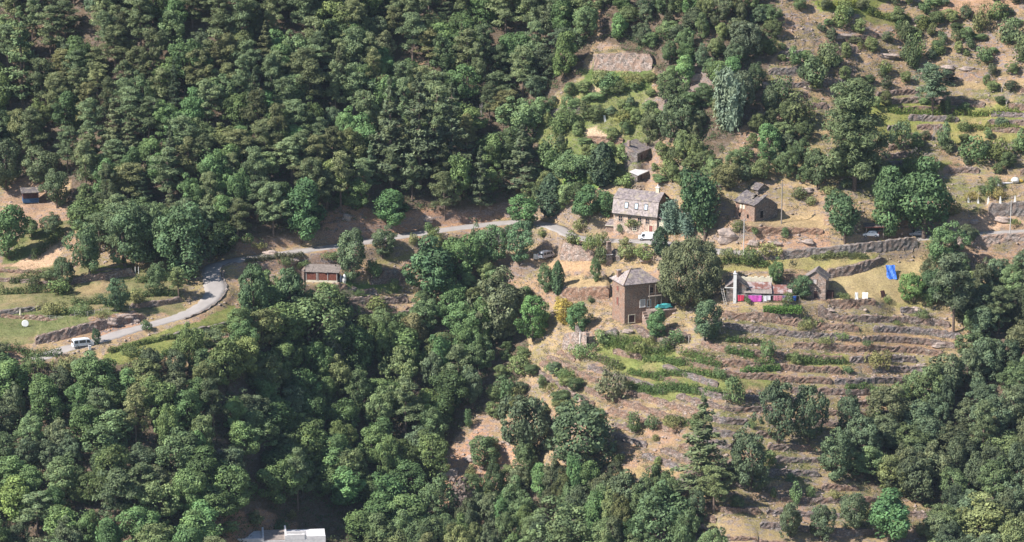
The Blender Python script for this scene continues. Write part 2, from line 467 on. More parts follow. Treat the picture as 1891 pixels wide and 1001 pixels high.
M = {}
M['leaf'] = leafmat()
M['tuft'] = covermat('tufts')
M['bark'] = plain('bark', (.14, .105, .085), .9, .1, .3, 6)
M['pinebark'] = plain('pine_bark', (.20, .145, .115), .9, .1, .3, 6)
M['deadwood'] = plain('dead_wood', (.42, .37, .34), .9, .1, .2, 6)
M['schist'] = stone('schist_wall', (.25, .20, .175))
M['schist_grey'] = stone('grey_wall', (.23, .205, .19))
M['schist_warm'] = stone('warm_wall', (.28, .19, .14))
M['pale_stone'] = stone('pale_wall', (.36, .29, .25))
M['tread_a'] = stone('terrace_stone', (.235, .185, .16)); M['tread_b'] = stone('terrace_stone_warm', (.26, .19, .15)); M['tread_c'] = stone('terrace_stone_grey', (.22, .19, .18))
M['house_stone'] = stone('house_stone', (.33, .235, .185), 3.2, .25, 1.6)
M['render'] = stone('lime_render', (.55, .44, .36), 2.2, .18, 1.4)
M['cream'] = plain('cream_render', (.66, .60, .46), .85, .2, .12, 1.3)
M['white'] = plain('white_paint', (.78, .76, .72), .6, .4, .06, 2)
M['concrete'] = plain('white_concrete', (.72, .68, .66), .8, .2, .12, 1.2)
M['slate'] = slate('roof_slate', (.23, .19, .185))
M['slate_dark'] = slate('old_slate', (.135, .115, .115))
M['slate_pale'] = slate('pale_slate', (.34, .285, .27))
M['rust'] = rusty('rusty_sheet')
M['sheet'] = plain('sheet_metal', (.30, .25, .22), .6, .4, .2, 1.5)
M['plank'] = plain('red_brown_plank', (.21, .075, .05), .8, .2, .3, 2.5)
M['dark_plank'] = plain('dark_plank', (.10, .05, .045), .8, .2, .3, 2.5)
M['pane'] = plain('window_pane', (.03, .035, .045), .15, .5, .1)
M['skyglass'] = plain('skylight_pane', (.55, .6, .66), .08, .6, .1)
M['dark'] = plain('dark_opening', (.02, .018, .018), .9, .1)
M['shutter'] = plain('red_shutter', (.26, .09, .07), .7, .3)
M['paleshutter'] = plain('pale_shutter', (.5, .45, .43), .7, .3)
M['carwhite'] = plain('car_paint_white', (.82, .82, .82), .28, .5, .03)
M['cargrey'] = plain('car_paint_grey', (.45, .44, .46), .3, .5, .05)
M['tyre'] = plain('tyre', (.025, .025, .027), .9, .1)
M['rim'] = plain('rim', (.4, .4, .4), .4, .5)
M['trim'] = plain('black_trim', (.04, .04, .04), .6, .3)
M['lamp_r'] = plain('red_lamp', (.45, .03, .03), .3, .5)
M['lamp_w'] = plain('clear_lamp', (.75, .75, .72), .2, .5)
M['pole'] = plain('grey_pole', (.30, .26, .23), .85, .15)
M['palepole'] = plain('pale_pole', (.55, .51, .47), .8, .2)
M['bluetarp'] = plain('blue_tarpaulin', (.05, .17, .62), .5, .4, .25, 2)
M['turq'] = plain('turquoise_cover', (.06, .32, .33), .6, .3, .25, 2)
M['magenta'] = plain('magenta_sheet', (.68, .12, .50), .85, .15, .1)
M['red'] = plain('red_cloth', (.62, .06, .11), .85, .15, .1)
M['pink'] = plain('pink_cloth', (.66, .25, .30), .85, .15, .1)
M['violet'] = plain('violet_cloth', (.25, .16, .33), .85, .15, .1)
M['bluecloth'] = plain('blue_cloth', (.06, .16, .55), .85, .15, .1)
M['whitecloth'] = plain('white_cloth', (.78, .76, .78), .85, .15, .05)
M['bluebase'] = plain('blue_sheet', (.045, .105, .21), .6, .3, .3)
M['yellow'] = plain('yellow_cover', (.7, .45, .08), .7, .2)
M['wood'] = plain('weathered_wood', (.36, .30, .25), .85, .15, .25)
m_, nt_, b_ = mat('boulder', .9, .15); v_ = coords(nt_)
nt_.links.new(mixc(nt_, ramp(nt_, noise(nt_, v_, 1.8, 6), .4, .62), (.29, .235, .21), (.46, .355, .29)), b_.inputs['Base Color'])
bump(nt_, b_, noise(nt_, v_, 5, 6), .12, .9); M['rock'] = m_
m_, nt_, b_ = mat('asphalt', .9, .15); v_ = coords(nt_)
f_ = noise(nt_, v_, .35, 5); f2_ = noise(nt_, v_, 9, 3)
nt_.links.new(mixc(nt_, ramp(nt_, f2_, .35, .7), ramp(nt_, f_, .35, .7, (.29, .26, .24), (.40, .36, .335)), (.36, .325, .30)), b_.inputs['Base Color']); M['asphalt'] = m_

# hillside: land cover colour per vertex, broken up by grain, stones and dry straw
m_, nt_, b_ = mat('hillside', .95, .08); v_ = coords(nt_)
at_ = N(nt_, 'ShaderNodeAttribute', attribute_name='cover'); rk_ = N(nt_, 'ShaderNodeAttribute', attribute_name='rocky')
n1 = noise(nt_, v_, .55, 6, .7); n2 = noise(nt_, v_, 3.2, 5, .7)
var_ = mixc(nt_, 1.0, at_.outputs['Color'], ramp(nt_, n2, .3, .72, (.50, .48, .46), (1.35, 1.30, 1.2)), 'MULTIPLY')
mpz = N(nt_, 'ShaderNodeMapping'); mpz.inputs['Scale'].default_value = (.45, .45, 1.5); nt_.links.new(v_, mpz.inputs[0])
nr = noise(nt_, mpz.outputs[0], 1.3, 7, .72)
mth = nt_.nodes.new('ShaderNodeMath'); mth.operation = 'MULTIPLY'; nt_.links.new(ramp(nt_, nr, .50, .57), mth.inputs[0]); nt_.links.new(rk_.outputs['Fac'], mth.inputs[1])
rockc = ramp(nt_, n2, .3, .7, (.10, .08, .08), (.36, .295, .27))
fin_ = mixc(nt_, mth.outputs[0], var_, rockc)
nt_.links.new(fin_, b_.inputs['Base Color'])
bump(nt_, b_, mixc(nt_, .35, nr, n2), .35, .6)
M['hill'] = m_

# ------------------------------------------------------------------ land cover (which plants or soil lie where)
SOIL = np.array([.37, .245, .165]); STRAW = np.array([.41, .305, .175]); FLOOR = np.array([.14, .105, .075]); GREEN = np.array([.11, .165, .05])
LIME = np.array([.20, .25, .06]); ORANGE = np.array([.44, .255, .165]); PATH = np.array([.58, .43, .31]); BANK = np.array([.40, .24, .16]); ROCKC = np.array([.27,.21,.185])
wx = FPXv + 22*fbm(X/5, Y/5, 3) + 8*fbm(X/1.7, Y/1.7, 2); wy = FPYv + 16*fbm(X/5+40, Y/5, 3)
cover = np.empty(X.shape + (3,)); 
t = sstep(-.16, .16, fbm(X/9+3, Y/7, 4))[..., None]
cover[:] = SOIL*(1-t) + STRAW*t
gsp = sstep(-.02, .22, fbm(X/6+31, Y/4.5, 4))[..., None]*.65
cover = cover*(1-gsp) + np.array([.20,.19,.085])*gsp
rocky = np.full(X.shape, .75)
tz_ = (Tlev[0][2]*sstep(-.02, .14, fbm(X/7+15, Y/3+8, 4))*.6)[..., None]
cover = cover*(1-tz_) + np.array([.205,.215,.085])*tz_
upr_ = inpoly(FPXv, FPYv, [(1380,-60),(1960,-60),(1960,420),(1740,420),(1500,350),(1400,330)]).astype(float)
gs2 = (sstep(-.03, .10, fbm(X/5.5+61, Y/3.5, 4))*upr_*.75)[..., None]
cover = cover*(1-gs2) + np.array([.19,.205,.075])*gs2
FOREST = [
 [(-400,-400),(1080,-400),(1095,50),(1075,140),(1010,190),(985,300),(940,395),(880,408),(740,400),(640,420),(470,455),(400,480),(290,480),(120,420),(130,330),(60,330),(-400,350)],
 [(-400,660),(110,668),(200,662),(380,690),(440,640),(470,520),(640,530),(760,590),(850,540),(980,620),(950,720),(900,740),(850,800),(800,880),(830,1400),(-400,1400)],
 [(2300,470),(1790,540),(1800,650),(1730,740),(1620,790),(1520,860),(1600,895),(1720,940),(1700,1400),(2300,1400)],
 [(820,940),(950,880),(1100,870),(1170,910),(1290,945),(1340,1400),(800,1400)],
 [(1090,-400),(1440,-400),(1430,80),(1400,200),(1330,290),(1220,250),(1210,130),(1110,70)],
]
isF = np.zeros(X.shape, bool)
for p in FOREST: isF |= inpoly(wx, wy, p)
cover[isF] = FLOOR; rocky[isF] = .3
PATCH = .55 + .45*sstep(-.22, .05, fbm(X/4+80, Y/3.2, 4)); SHADEV = 1 + .5*fbm(X/2.3+5, Y/2.0, 4)
def paint(poly, c, k=1.0, rock=None):
    mk = inpoly(wx, wy, poly)
    kk_ = (k*np.maximum(PATCH[mk], .85 if k >= .9 else 0))[:, None]
    cover[mk] = cover[mk]*(1-kk_) + np.asarray(c)*kk_*SHADEV[mk][:, None]
    if rock is not None: rocky[mk] = rock
def box(x0, y0, x1, y1): return [(x0,y0),(x1,y0),(x1,y1),(x0,y1)]
# open ground inside and around the woods
paint([(590,400),(640,380),(720,395),(800,385),(890,400),(940,405),(740,432),(620,455),(600,445)], ORANGE, .9, .7)
paint([(440,440),(500,440),(560,452),(440,475)], BANK, .8, .8)
paint(box(640,320,690,375), ORANGE, .8, .3)
paint([(15,345),(70,305),(100,340),(130,400),(120,430),(20,440),(0,400)], BANK*np.array([1,1.08,1.15]), .9, .6)
paint([(0,540),(10,500),(80,455),(112,460),(105,490),(60,520)], PATH*np.array([1,.93,.88]), 1, .1)
paint([(40,430),(130,405),(128,425),(30,490),(0,490),(10,470)], GREEN, .8, .1)
paint([(640,410),(60,110)] + [(60,110)], SOIL, .1)
for x_, y_ in ((75,45),(15,55),(310,15),(430,45),(55,270),(640,80),(760,115),(545,240),(640,240)): paint([(x_-22,y_-8),(x_,y_-16),(x_+24,y_-6),(x_+18,y_+12),(x_-16,y_+12)], SOIL, .9, .4)
paint([(390,950),(470,940),(550,960),(560,1010),(380,1010)], ORANGE*.95, .85, .5)
paint([(375,655),(470,650),(520,690),(440,700)], np.array([.42,.36,.2]), .8, .2)
# left gardens
paint([(-100,500),(330,488),(340,580),(260,585),(70,632),(-100,640)], np.array([.20,.205,.095]), .85, .1)
paint([(-100,590),(60,575),(250,572),(200,598),(60,620),(-100,625)], np.array([.175,.195,.085]), .9, .0)
paint([(165,498),(238,486),(240,497),(170,508)], np.array([.24,.25,.08]), 1, 0)
paint([(140,530),(190,522),(190,540),(140,545)], STRAW*.9, .7, 0)
paint([(190,655),(300,610),(440,565),(440,610),(330,650),(210,672)], np.array([.21,.24,.075]), .95, .03)
paint([(165,585),(255,575),(260,600),(190,622),(165,612)], BANK*1.1, .9, 1)
# plank-shed lawn, road verges
paint([(630,520),(720,520),(760,535),(700,545),(610,548)], np.array([.15,.24,.06]), .95, 0)
paint([(470,478),(620,462),(640,490),(560,500),(480,492)], BANK*.8, .8, .9)
paint([(690,460),(770,445),(770,480),(690,490)], np.array([.27,.26,.1]), .8, .2)
# upper gardens
paint([(1000,215),(1090,130),(1200,140),(1215,250),(1170,330),(1060,350),(1010,340),(990,260)], np.array([.15,.195,.06]), .95, .3)
paint([(1070,130),(1200,128),(1200,165),(1090,165)], GREEN, .9, .1)
paint([(1060,152),(1075,150),(1120,170),(1110,178)], PATH, 1, 0)
paint([(1080,240),(1100,235),(1150,252),(1140,262),(1085,258)], PATH, 1, .1)
paint([(1025,185),(1075,175),(1070,192),(1020,196)], STRAW, .9, 0)
paint([(1040,335),(1100,310),(1105,345),(1045,360)], np.array([.17,.27,.07]), 1, 0)
paint([(1180,190),(1230,150),(1300,110),(1320,150),(1220,210)], ROCKC, .8, 1)
# houses' yards and dry meadows
paint([(1380,395),(1440,385),(1520,395),(1520,430),(1380,432)], STRAW*1.05, .9, .05)
paint([(1375,432),(1530,428),(1530,460),(1375,466)], BANK*1.15, .9, .9)
paint([(1320,480),(1640,468),(1620,490),(1520,498),(1330,500)], np.array([.30,.30,.10]), .75, .05)
paint([(1540,500),(1700,480),(1720,560),(1540,560)], np.array([.45,.36,.19]), .9, .1)
paint([(1040,512),(1125,512),(1125,528),(1040,530)], STRAW*1.1, 1, 0)
paint([(985,478),(1090,480),(1120,505),(1000,505)], np.array([.46,.31,.19]), .9, .1)
paint([(1540,560),(1700,560),(1700,578),(1560,575)], np.array([.34,.31,.12]), .8, .1)
# terraced slope
paint([(1110,615),(1240,622),(1245,655),(1330,700),(1440,675),(1440,705),(1320,735),(1180,740),(1130,690),(1105,650)], np.array([.19,.23,.07]), .85, .05)
paint([(1450,652),(1570,655),(1570,680),(1450,676)], np.array([.26,.26,.09]), .8, .05)
paint([(1130,790),(1260,780),(1260,900),(1140,900)], BANK, .3, .6)
paint([(1140,862),(1250,862),(1250,880),(1130,880)], np.array([.43,.32,.17]), .7, .1)
paint([(810,860),(850,830),(880,780),(900,800),(960,830),(960,900),(890,920),(820,950)], BANK*1.15, .9, .8)
paint([(1560,600),(1780,610),(1780,650),(1560,640)], SOIL*np.array([1.08,1,.95]), .7, .3)
# rocky upper right
paint([(1440,-200),(2100,-200),(2100,160),(1700,150),(1540,160),(1440,120)], SOIL*np.array([1,.97,1.0]), .5, 1.0)
paint([(1500,0),(1660,-5),(1600,28),(1520,22)], LIME, .9, .1)
paint([(1570,20),(1680,30),(1690,52),(1600,40)], LIME*.9, .7, .2)
paint([(1720,-10),(1891,-8),(1880,15),(1760,40)], SOIL*np.array([1.12,1.05,1.0]), .9, .35)
paint([(1600,180),(1760,195),(1960,188),(1960,215),(1760,225),(1640,260),(1600,240)], np.array([.24,.28,.07]), .8, .15)
paint([(1640,290),(1760,300),(1720,330),(1640,330)], LIME*.9, .8, .1)
paint([(1750,225),(1960,222),(1960,260),(1760,265)], np.array([.27,.28,.08]), .7, .15)
paint([(1760,150),(1891,148),(1891,160),(1770,165)], STRAW, .9, .1)
paint([(1750,410),(1830,390),(1900,420),(1750,432)], np.array([.56,.38,.26]), .9, .2)
paint([(1400,300),(1500,240),(1540,200),(1560,330),(1440,340)], np.array([.33,.26,.13]), .6, .6)
# steep faces show bare stone
gy = np.gradient(Z3, GY, axis=1); gx = np.gradient(Z3, GX, axis=0)
st_ = sstep(1.3, 2.2, np.hypot(gx, gy)); rocky = np.maximum(rocky, st_)
cover = cover*(1-.55*st_[..., None]) + ROCKC*.9*.55*st_[..., None]

nx, ny = X.shape
idx = np.arange(nx*ny).reshape(nx, ny)
F = np.stack([idx[:-1,:-1], idx[1:,:-1], idx[1:,1:], idx[:-1,1:]], -1).reshape(-1, 4)
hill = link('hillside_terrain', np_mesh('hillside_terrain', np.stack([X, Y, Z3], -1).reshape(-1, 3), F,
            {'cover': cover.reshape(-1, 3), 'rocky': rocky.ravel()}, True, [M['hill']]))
tag(hill, 'steep dry hillside with terraces and bare earth', 'hillside', kind='structure')

# ------------------------------------------------------------------ road
tg = np.gradient(road[:, :2], axis=0); tg /= np.linalg.norm(tg, axis=1)[:, None]; nm = np.stack([-tg[:, 1], tg[:, 0]], 1)
offs = [-2.35, -2.3, -1.2, 0, 1.2, 2.3, 2.35]; rz_ = [-.25, .02, .05, .06, .05, .02, -.25]
jig = 1 + .09*NR.normal(0, 1, len(road)) + .06*np.sin(np.arange(len(road))*.37) + .05*np.sin(np.arange(len(road))*.13)
V = np.concatenate([np.column_stack([road[:, 0] + nm[:, 0]*o*jig, road[:, 1] + nm[:, 1]*o*jig, road[:, 2] + z]) for o, z in zip(offs, rz_)])
n_ = len(road); F = []
for k in range(len(offs)-1):
    for i in range(n_-1): F.append((k*n_+i, (k+1)*n_+i, (k+1)*n_+i+1, k*n_+i+1)[::-1])
ro = link('road', np_mesh('road', V, np.array(F), None, True, [M['asphalt']]))
tag(ro, 'narrow pale asphalt road winding across the hillside', 'road', kind='structure')

# ------------------------------------------------------------------ dry-stone walls
_ones = 'zero one two three four five six seven eight nine ten eleven twelve thirteen fourteen fifteen sixteen seventeen eighteen nineteen'.split()
_tens = 'zero ten twenty thirty forty fifty sixty seventy eighty ninety'.split()
def word(n):
    n = max(0, min(100, int(n)))
    if n == 100: return 'hundred'
    return _ones[n] if n < 20 else _tens[n//10] + ('-' + _ones[n % 10] if n % 10 else '')
def pct(px, py, half=False):
    """a place in the picture, in words"""
    def w(v):
        if half: k = int(v*200); return word(k//2) + (' and a half' if k % 2 else '')
        return word(round(v*100))
    return f'{w(px/IW)} percent across, {w(py/IH)} down' 
wr = random.Random(77)
def stone_wall(name, base, top, label, matn, group=None, thick=1.0, batter=.16, flip=True):
    """base, top: lists of (x,y,z) foot points and crest heights; face towards -y, uneven courses and crest"""
    n = len(base); rows = 5; V = []; F = []
    tgv = np.gradient(np.array(base)[:, :2], axis=0); tgv /= (np.linalg.norm(tgv, axis=1)[:, None] + 1e-9)
    crest = [wr.uniform(-.22, .14) for _ in range(n)]
    for i in range(n):
        b = base[i]; nx_, ny_ = tgv[i][1], -tgv[i][0]
        if flip and ny_ > 0: nx_, ny_ = -nx_, -ny_
        zb = b[2] - .6; zt = top[i] + crest[i]
        if i in (0, n-1): zt -= .3*(top[i]-b[2])
        for r in range(rows):
            t = r/(rows-1); o = .18 - batter*t*max(.4, zt-b[2]) + wr.uniform(-.13, .13)
            V.append((b[0] + nx_*o + wr.uniform(-.08, .08), b[1] + ny_*o, zb + (zt-zb)*t + (wr.uniform(-.06, .06) if 0 < r < rows-1 else 0)))
        o2 = .18 - batter*max(.4, zt-b[2]) - thick
        V.append((b[0] + nx_*o2, b[1] + ny_*o2, zt + wr.uniform(-.06, .04)))
        V.append((b[0] + nx_*o2, b[1] + ny_*o2, zb))
    m = rows + 2
    for i in range(n-1):
        for r in range(m-1): F.append((i*m+r, (i+1)*m+r, (i+1)*m+r+1, i*m+r+1))
    for e in (0, n-1):
        for r in range(0, m-3): pass
    me = bpy.data.meshes.new(name)
    caps = [tuple(range(m-1, -1, -1)), tuple((n-1)*m + r for r in range(m))]
    me.from_pydata(V, [], F + caps); me.materials.append(M[matn]); me.update()
    o = link(name, me); tag(o, label, 'wall', group); return o
mk_ = ['schist','schist_grey','schist','schist','schist_grey','schist_warm','pale_stone','schist_grey','schist_grey','schist','schist_warm','pale_stone','pale_stone','schist_grey','schist','schist_grey','schist','schist_grey','schist_warm','schist_warm','schist','schist_grey','schist_grey']
for (Q, top, lab), mt in zip(wall_lines, mk_):
    stone_wall('stone_wall', [tuple(q[:3]) for q in Q], list(top), lab, mt, 'authored stone walls of the hillside' if False else None)
# parapet on the valley side of the road, in two stretches
rpx = np.array([proj(*q)[0] for q in road]); rpy2 = np.array([proj(*q)[1] for q in road])
for cond, lab in (((rpx > 318) & (rpy2 > 478) & (rpx < 440), 'low stone parapet along the outer edge of the shaded road bend'),):
    ii = np.where(cond)[0]; ii = ii[ii < 140]; base_ = []; top_ = []
    for i in ii:
        b0 = (road[i, 0] + tg[i, 1]*2.75, road[i, 1] - tg[i, 0]*2.75); base_.append((b0[0], b0[1], road[i, 2]-2.2)); top_.append(road[i, 2]+.35)
    stone_wall('stone_wall', base_, top_, lab, 'schist_grey', None, .45, .03, False)
# walls along the steps of the terraced land
nw = 0
gapn = fbm(X/9+50, Y/3+2, 2)
used_lab = set()
for ti, (T, H, m) in enumerate(Tlev):
    i0, i1 = np.searchsorted(GX, -146), np.searchsorted(GX, 146)
    for k in range(int(np.floor(T[i0:i1].min()/H)), int(np.ceil(T[i0:i1].max()/H))+1):
        run = []
        def flush():
            global nw
            if len(run) >= 8:
                a = np.array(run); a[:, 1] = smooth1(a[:, 1], 5)
                zf = np.array([gz(x, y-.8) for x, y in a]); zt = np.array([gz(x, y+.9) for x, y in a])
                if np.median(zt-zf) > .55:
                    mid = len(a)//2; p = proj(a[mid, 0], a[mid, 1], zf[mid]+.6)
                    if -60 < p[0] < 1950 and -30 < p[1] < 1040:
                        side = ['on the terraced slope below the houses','on the green upper-right terraces','below the road near the plank shed','in the left gardens','on the rocky upper slope'][ti]
                        ln = 'long' if len(a) > 36 else ('short' if len(a) < 16 else 'mid-length')
                        lab = f'{ln} dry-stone wall {side}, {pct(*p)}'
                        if lab in used_lab: return
                        used_lab.add(lab)
                        stone_wall('terrace_wall', [(a[i,0], a[i,1]-.62, min(zf[i], zt[i]-.3)) for i in range(len(a))], list(np.maximum(zt, zf+.4)+.05), lab,
                                   ['tread_a','tread_b','tread_c'][nw % 3], 'dry-stone terrace walls')
                        nw += 1
        for i in range(i0, i1):
            col = T[i]; j = np.argmax(col > k*H)
            ok = 0 < j < len(GY)-1 and m[i, j] > .6 and gapn[i, j] < (.18 if FIRM[i, j] > .5 else .13 if ti in (0, 3) else .05) and ROADD[i, j] > 5
            if ok:
                y = GY[j-1] + (k*H-col[j-1])/(col[j]-col[j-1]+1e-9)*(GY[j]-GY[j-1])
                if run and (abs(y-run[-1][1]) > 2.0 or len(run) > 60): flush(); run = []
                run.append((GX[i], y))
            elif run:
                flush(); run = []
        flush()

# ------------------------------------------------------------------ foliage
def cards(P, Nn, size, asp, rng, tilt=.5):
    n = len(P)
    Nn = Nn + rng.normal(0, tilt, (n, 3)); Nn /= np.linalg.norm(Nn, axis=1)[:, None] + 1e-9
    a = rng.normal(0, 1, (n, 3)); T = np.cross(Nn, a); T /= np.linalg.norm(T, axis=1)[:, None] + 1e-9
    B = np.cross(Nn, T)
    s = (size*rng.uniform(.65, 1.3, n))[:, None]; q = s*asp
    V = np.stack([P + T*s, P + B*q + T*s*rng.uniform(-.3, .3, (n, 1)), P - T*s*.85, P - B*q + T*s*rng.uniform(-.3, .3, (n, 1))], 1)
    return V.reshape(-1, 3)
def rand_dirs(n, rng):
    d = rng.normal(0, 1, (n, 3)); return d/np.linalg.norm(d, axis=1)[:, None]
def crown_mesh(name, parts, rng):
    V = np.concatenate([p for p, v in parts]); var = np.concatenate([np.repeat(v, 4) for p, v in parts])
    F = np.arange(len(V)).reshape(-1, 4)
    return np_mesh(name, V, F, {'var': var}, False, [M['leaf']])

def lobed(seed, H, Rw, z0, nl, rl, ncard, size, shell=.7, flat=1.0, asp=.6, topbias=.25, name='crown', asym=1.0):
    """rounded crown of many leafy lobes; returns mesh and lobe centres"""
    rng = np.random.default_rng(seed)
    zc = (H+z0)/2; rz = (H-z0)/2
    d = rand_dirs(nl*3, rng); d[:, 2] += topbias
    d /= np.linalg.norm(d, axis=1)[:, None]
    keep = []          # spread lobes evenly
    for v in d:
        if all(np.dot(v, k) < 1 - 1.6/nl for k in keep): keep.append(v)
        if len(keep) >= nl: break
    d = np.array(keep)
    ax = np.array([Rw*rng.uniform(.9, 1.1), Rw*rng.uniform(.9, 1.1), rz])
    C = d*(ax - rl*.8)*rng.uniform(shell, 1.12, (len(d), 1)) + np.array([rng.normal(0, .12*Rw), rng.normal(0, .12*Rw), zc])
    az_ = np.arctan2(d[:, 1], d[:, 0]); ph_ = rng.uniform(0, 6.28, 4)
    C[:, :2] *= (1 + asym*(.24*np.sin(2*az_+ph_[0]) + .16*np.sin(3*az_+ph_[1])))[:, None]; C[:, 2] += asym*(H-z0)*.10*np.sin(az_+ph_[2])*np.clip(C[:, 2]/H, 0, 1) + asym*(H-z0)*.07*np.sin(3*az_+ph_[3])
    parts = []
    for c, dd in zip(C, d):
        r = rl*rng.uniform(.6, 1.45)
        n = int(ncard*(r/rl)**2)
        u = rand_dirs(n, rng)
        k = (u @ dd) > rng.uniform(-.55, .3, n)
        u = u[k]
        rad = r*rng.uniform(.72, 1.08, (len(u), 1))
        P = c + u*rad*np.array([1, 1, .82*flat])
        Vv = cards(P, u + np.array([0, 0, .25]), size, asp, rng, .45)
        parts.append((Vv, rng.uniform(.65, 1.35)*rng.uniform(.75, 1.25, len(u))))
    # looser sprays between and outside the lobes
    n = ncard*2
    u = rand_dirs(n, rng); P = u*ax*rng.uniform(.55, 1.0, (n, 1)) + np.array([0, 0, zc])
    parts.append((cards(P, u, size, asp, rng, .6), rng.uniform(.7, 1.1, n)))
    return crown_mesh(name, parts, rng), C

def trunk_mesh(H, r, C=(), seed=0, matn='bark', lean=.3, limbs=7, name='trunk'):
    rr = random.Random(seed); mb = MB(); pts = []; rs = []
    ax, ay = rr.uniform(-lean, lean), rr.uniform(-lean, lean)
    for i in range(6):
        t = i/5; pts.append((ax*math.sin(2.5*t), ay*math.sin(2.1*t), -.8 + (H+.8)*t)); rs.append(r*(1.25-.95*t) + .02)
    mb.path(pts, rs, 7)
    for c in list(C)[:limbs]:
        z = max(.2*H, min(.85*H, c[2]*rr.uniform(.45, .7))); p0 = (ax*.5, ay*.5, z)
        m_ = ((p0[0]+c[0])*.5, (p0[1]+c[1])*.5, (z+c[2])*.5 - .2)
        mb.path([p0, m_, tuple(c)], [r*.45, r*.3, r*.1], 5)
    return mb.mesh(name, M[matn])

def pine(seed, H=12, Rw=3.0, c0=.22, nb=24, cl=1.25, top=.5, cs=.27):
    rng = np.random.default_rng(seed); parts = []; mb = MB()
    lean = rng.uniform(-.6, .6, 2)
    axis_ = lambda z: np.array([lean[0]*(z/H)**2, lean[1]*(z/H)**2, z])
    mb.path([tuple(axis_(z)) for z in np.linspace(-.8, H*.95, 8)], list(np.linspace(.24, .04, 8)*H/12), 7)
    for i in range(nb):
        t = (i+rng.uniform(0, .8))/nb; z = H*(c0 + (1-c0)*t*.93)
        L = Rw*((1-t)**top*.92+.10)*rng.uniform(.55, 1.12)
        if t < .25: L *= rng.uniform(.6, 1.0)
        az = i*2.4 + rng.uniform(-.5, .5)
        o = axis_(z); e = o + np.array([math.cos(az)*L, math.sin(az)*L, L*rng.uniform(.05, .55)])
        mb.tube(tuple(o), tuple(e), .07*H/12, .02, 4, False)
        nc = max(2, int(round(L/cl)) + 1)
        for k in range(nc):
            f = 1 - k/nc*.85 + rng.uniform(-.08, .08)
            c = o + (e-o)*f + rng.normal(0, .38*cl, 3)*np.array([1, 1, .7])
            rad = np.array([cl, cl, cl*.72])*rng.uniform(.6, 1.15)*(1 if k == 0 else .85)
            n = int(110*(cl/1.0)**1.2)
            u = rand_dirs(n, rng); u = u[u[:, 2] > -.6]
            P = c + u*rad*rng.uniform(.45, 1.0, (len(u), 1))
            parts.append((cards(P, u + np.array([0, 0, .5]), cs*1.25, .24, rng, .6), rng.uniform(.75, 1.25)*rng.uniform(.75, 1.25, len(u))))
    c = axis_(H*.95); u = rand_dirs(260, rng); parts.append((cards(c + u*np.array([.9, .9, .6])*cl, u, cs, .36, rng, .6), rng.uniform(.8, 1.3, 260)))
    return crown_mesh('crown', parts, rng), mb.mesh('trunk', M['pinebark'])

def fir(seed, H=14, Rw=2.9, c0=.10, tiers=12, droop=.14):
    rng = np.random.default_rng(seed); parts = []; mb = MB()
    mb.path([(0, 0, z) for z in np.linspace(-.8, H*.98, 6)], list(np.linspace(.26, .03, 6)), 7)
    for i in range(tiers):
        t = i/(tiers-1); z = H*(c0 + (1-c0)*(t**.92)*.97) + rng.uniform(-.3, .3)
        L0 = Rw*((1-t)**.8)+.22; nb = 8 if t < .7 else 6
        for j in range(nb):
            L = L0*rng.uniform(.42, 1.18); zj = rng.uniform(-.35, .35); az = j*2*math.pi/nb + i*.7 + rng.uniform(-.3, .3)
            d = np.array([math.cos(az), math.sin(az), 0]); s = np.array([-d[1], d[0], 0])
            mb.tube((0, 0, z), tuple(d*L*.9 + np.array([0, 0, z - droop*L])), .05, .012, 4, False)
            n = int(26 + 62*L/Rw)
            f = np.sqrt(rng.uniform(.06, 1, n)); w = (rng.uniform(-1, 1, n))*.32*L*np.sin(np.clip(f*2.6, 0, 3.1))
            P = d*(L*f)[:, None] + s*w[:, None]; P[:, 2] = z + zj - droop*L*f**1.6 + .12*L*f**4 + rng.normal(0, .16, n)
            Nn = np.tile(np.array([0, 0, 1.]), (n, 1)) + d*.35
            parts.append((cards(P, Nn, .27, .4, rng, .38), rng.uniform(.8, 1.2)*rng.uniform(.75, 1.25, n)))
    return crown_mesh('crown', parts, rng), mb.mesh('trunk', M['pinebark'])

def column(seed, H=7, Rw=1.6):
    rng = np.random.default_rng(seed); parts = []
    n = 3400; t = rng.uniform(0.02, 1, n); az = rng.uniform(0, 6.283, n)
    r = Rw*np.sin(np.pi*np.clip(t*.92+.08, 0, 1))**.65*(1 + .16*np.sin(az*3+t*9) + .12*np.sin(az*7-t*17))*rng.uniform(.72, 1.05, n)
    P = np.stack([np.cos(az)*r, np.sin(az)*r, t*H], 1); Nn = np.stack([np.cos(az), np.sin(az), .35+0*az], 1)
    parts.append((cards(P, Nn, .22, .5, rng, .5), rng.uniform(.7, 1.25, n)*(1+.25*np.sin(az*5+t*11))))
    return crown_mesh('crown', parts, rng), trunk_mesh(H*.6, .16, (), seed)

def feather(seed, H=6, Rw=2.6):
    rng = np.random.default_rng(seed); parts = []
    for k in range(26):
        az = rng.uniform(0, 6.283); rr = Rw*.7*math.sqrt(rng.uniform(0, 1)); h = H*rng.uniform(.62, 1.0)*(1-.35*(rr/Rw)**2)
        n = 150; t = rng.uniform(.1, 1, n)
        c = np.stack([math.cos(az)*rr*(.5+.6*t), math.sin(az)*rr*(.5+.6*t), h*t], 1)
        P = c + rng.normal(0, .3, (n, 3))*(1.15-t*.6)[:, None]
        Nn = np.stack([np.full(n, math.cos(az)), np.full(n, math.sin(az)), np.full(n, .4)], 1)
        parts.append((cards(P, Nn, .26, .3, rng, .5), rng.uniform(.8, 1.2)*rng.uniform(.8, 1.2, n)))
    return crown_mesh('crown', parts, rng), trunk_mesh(H*.5, .12, (), seed)

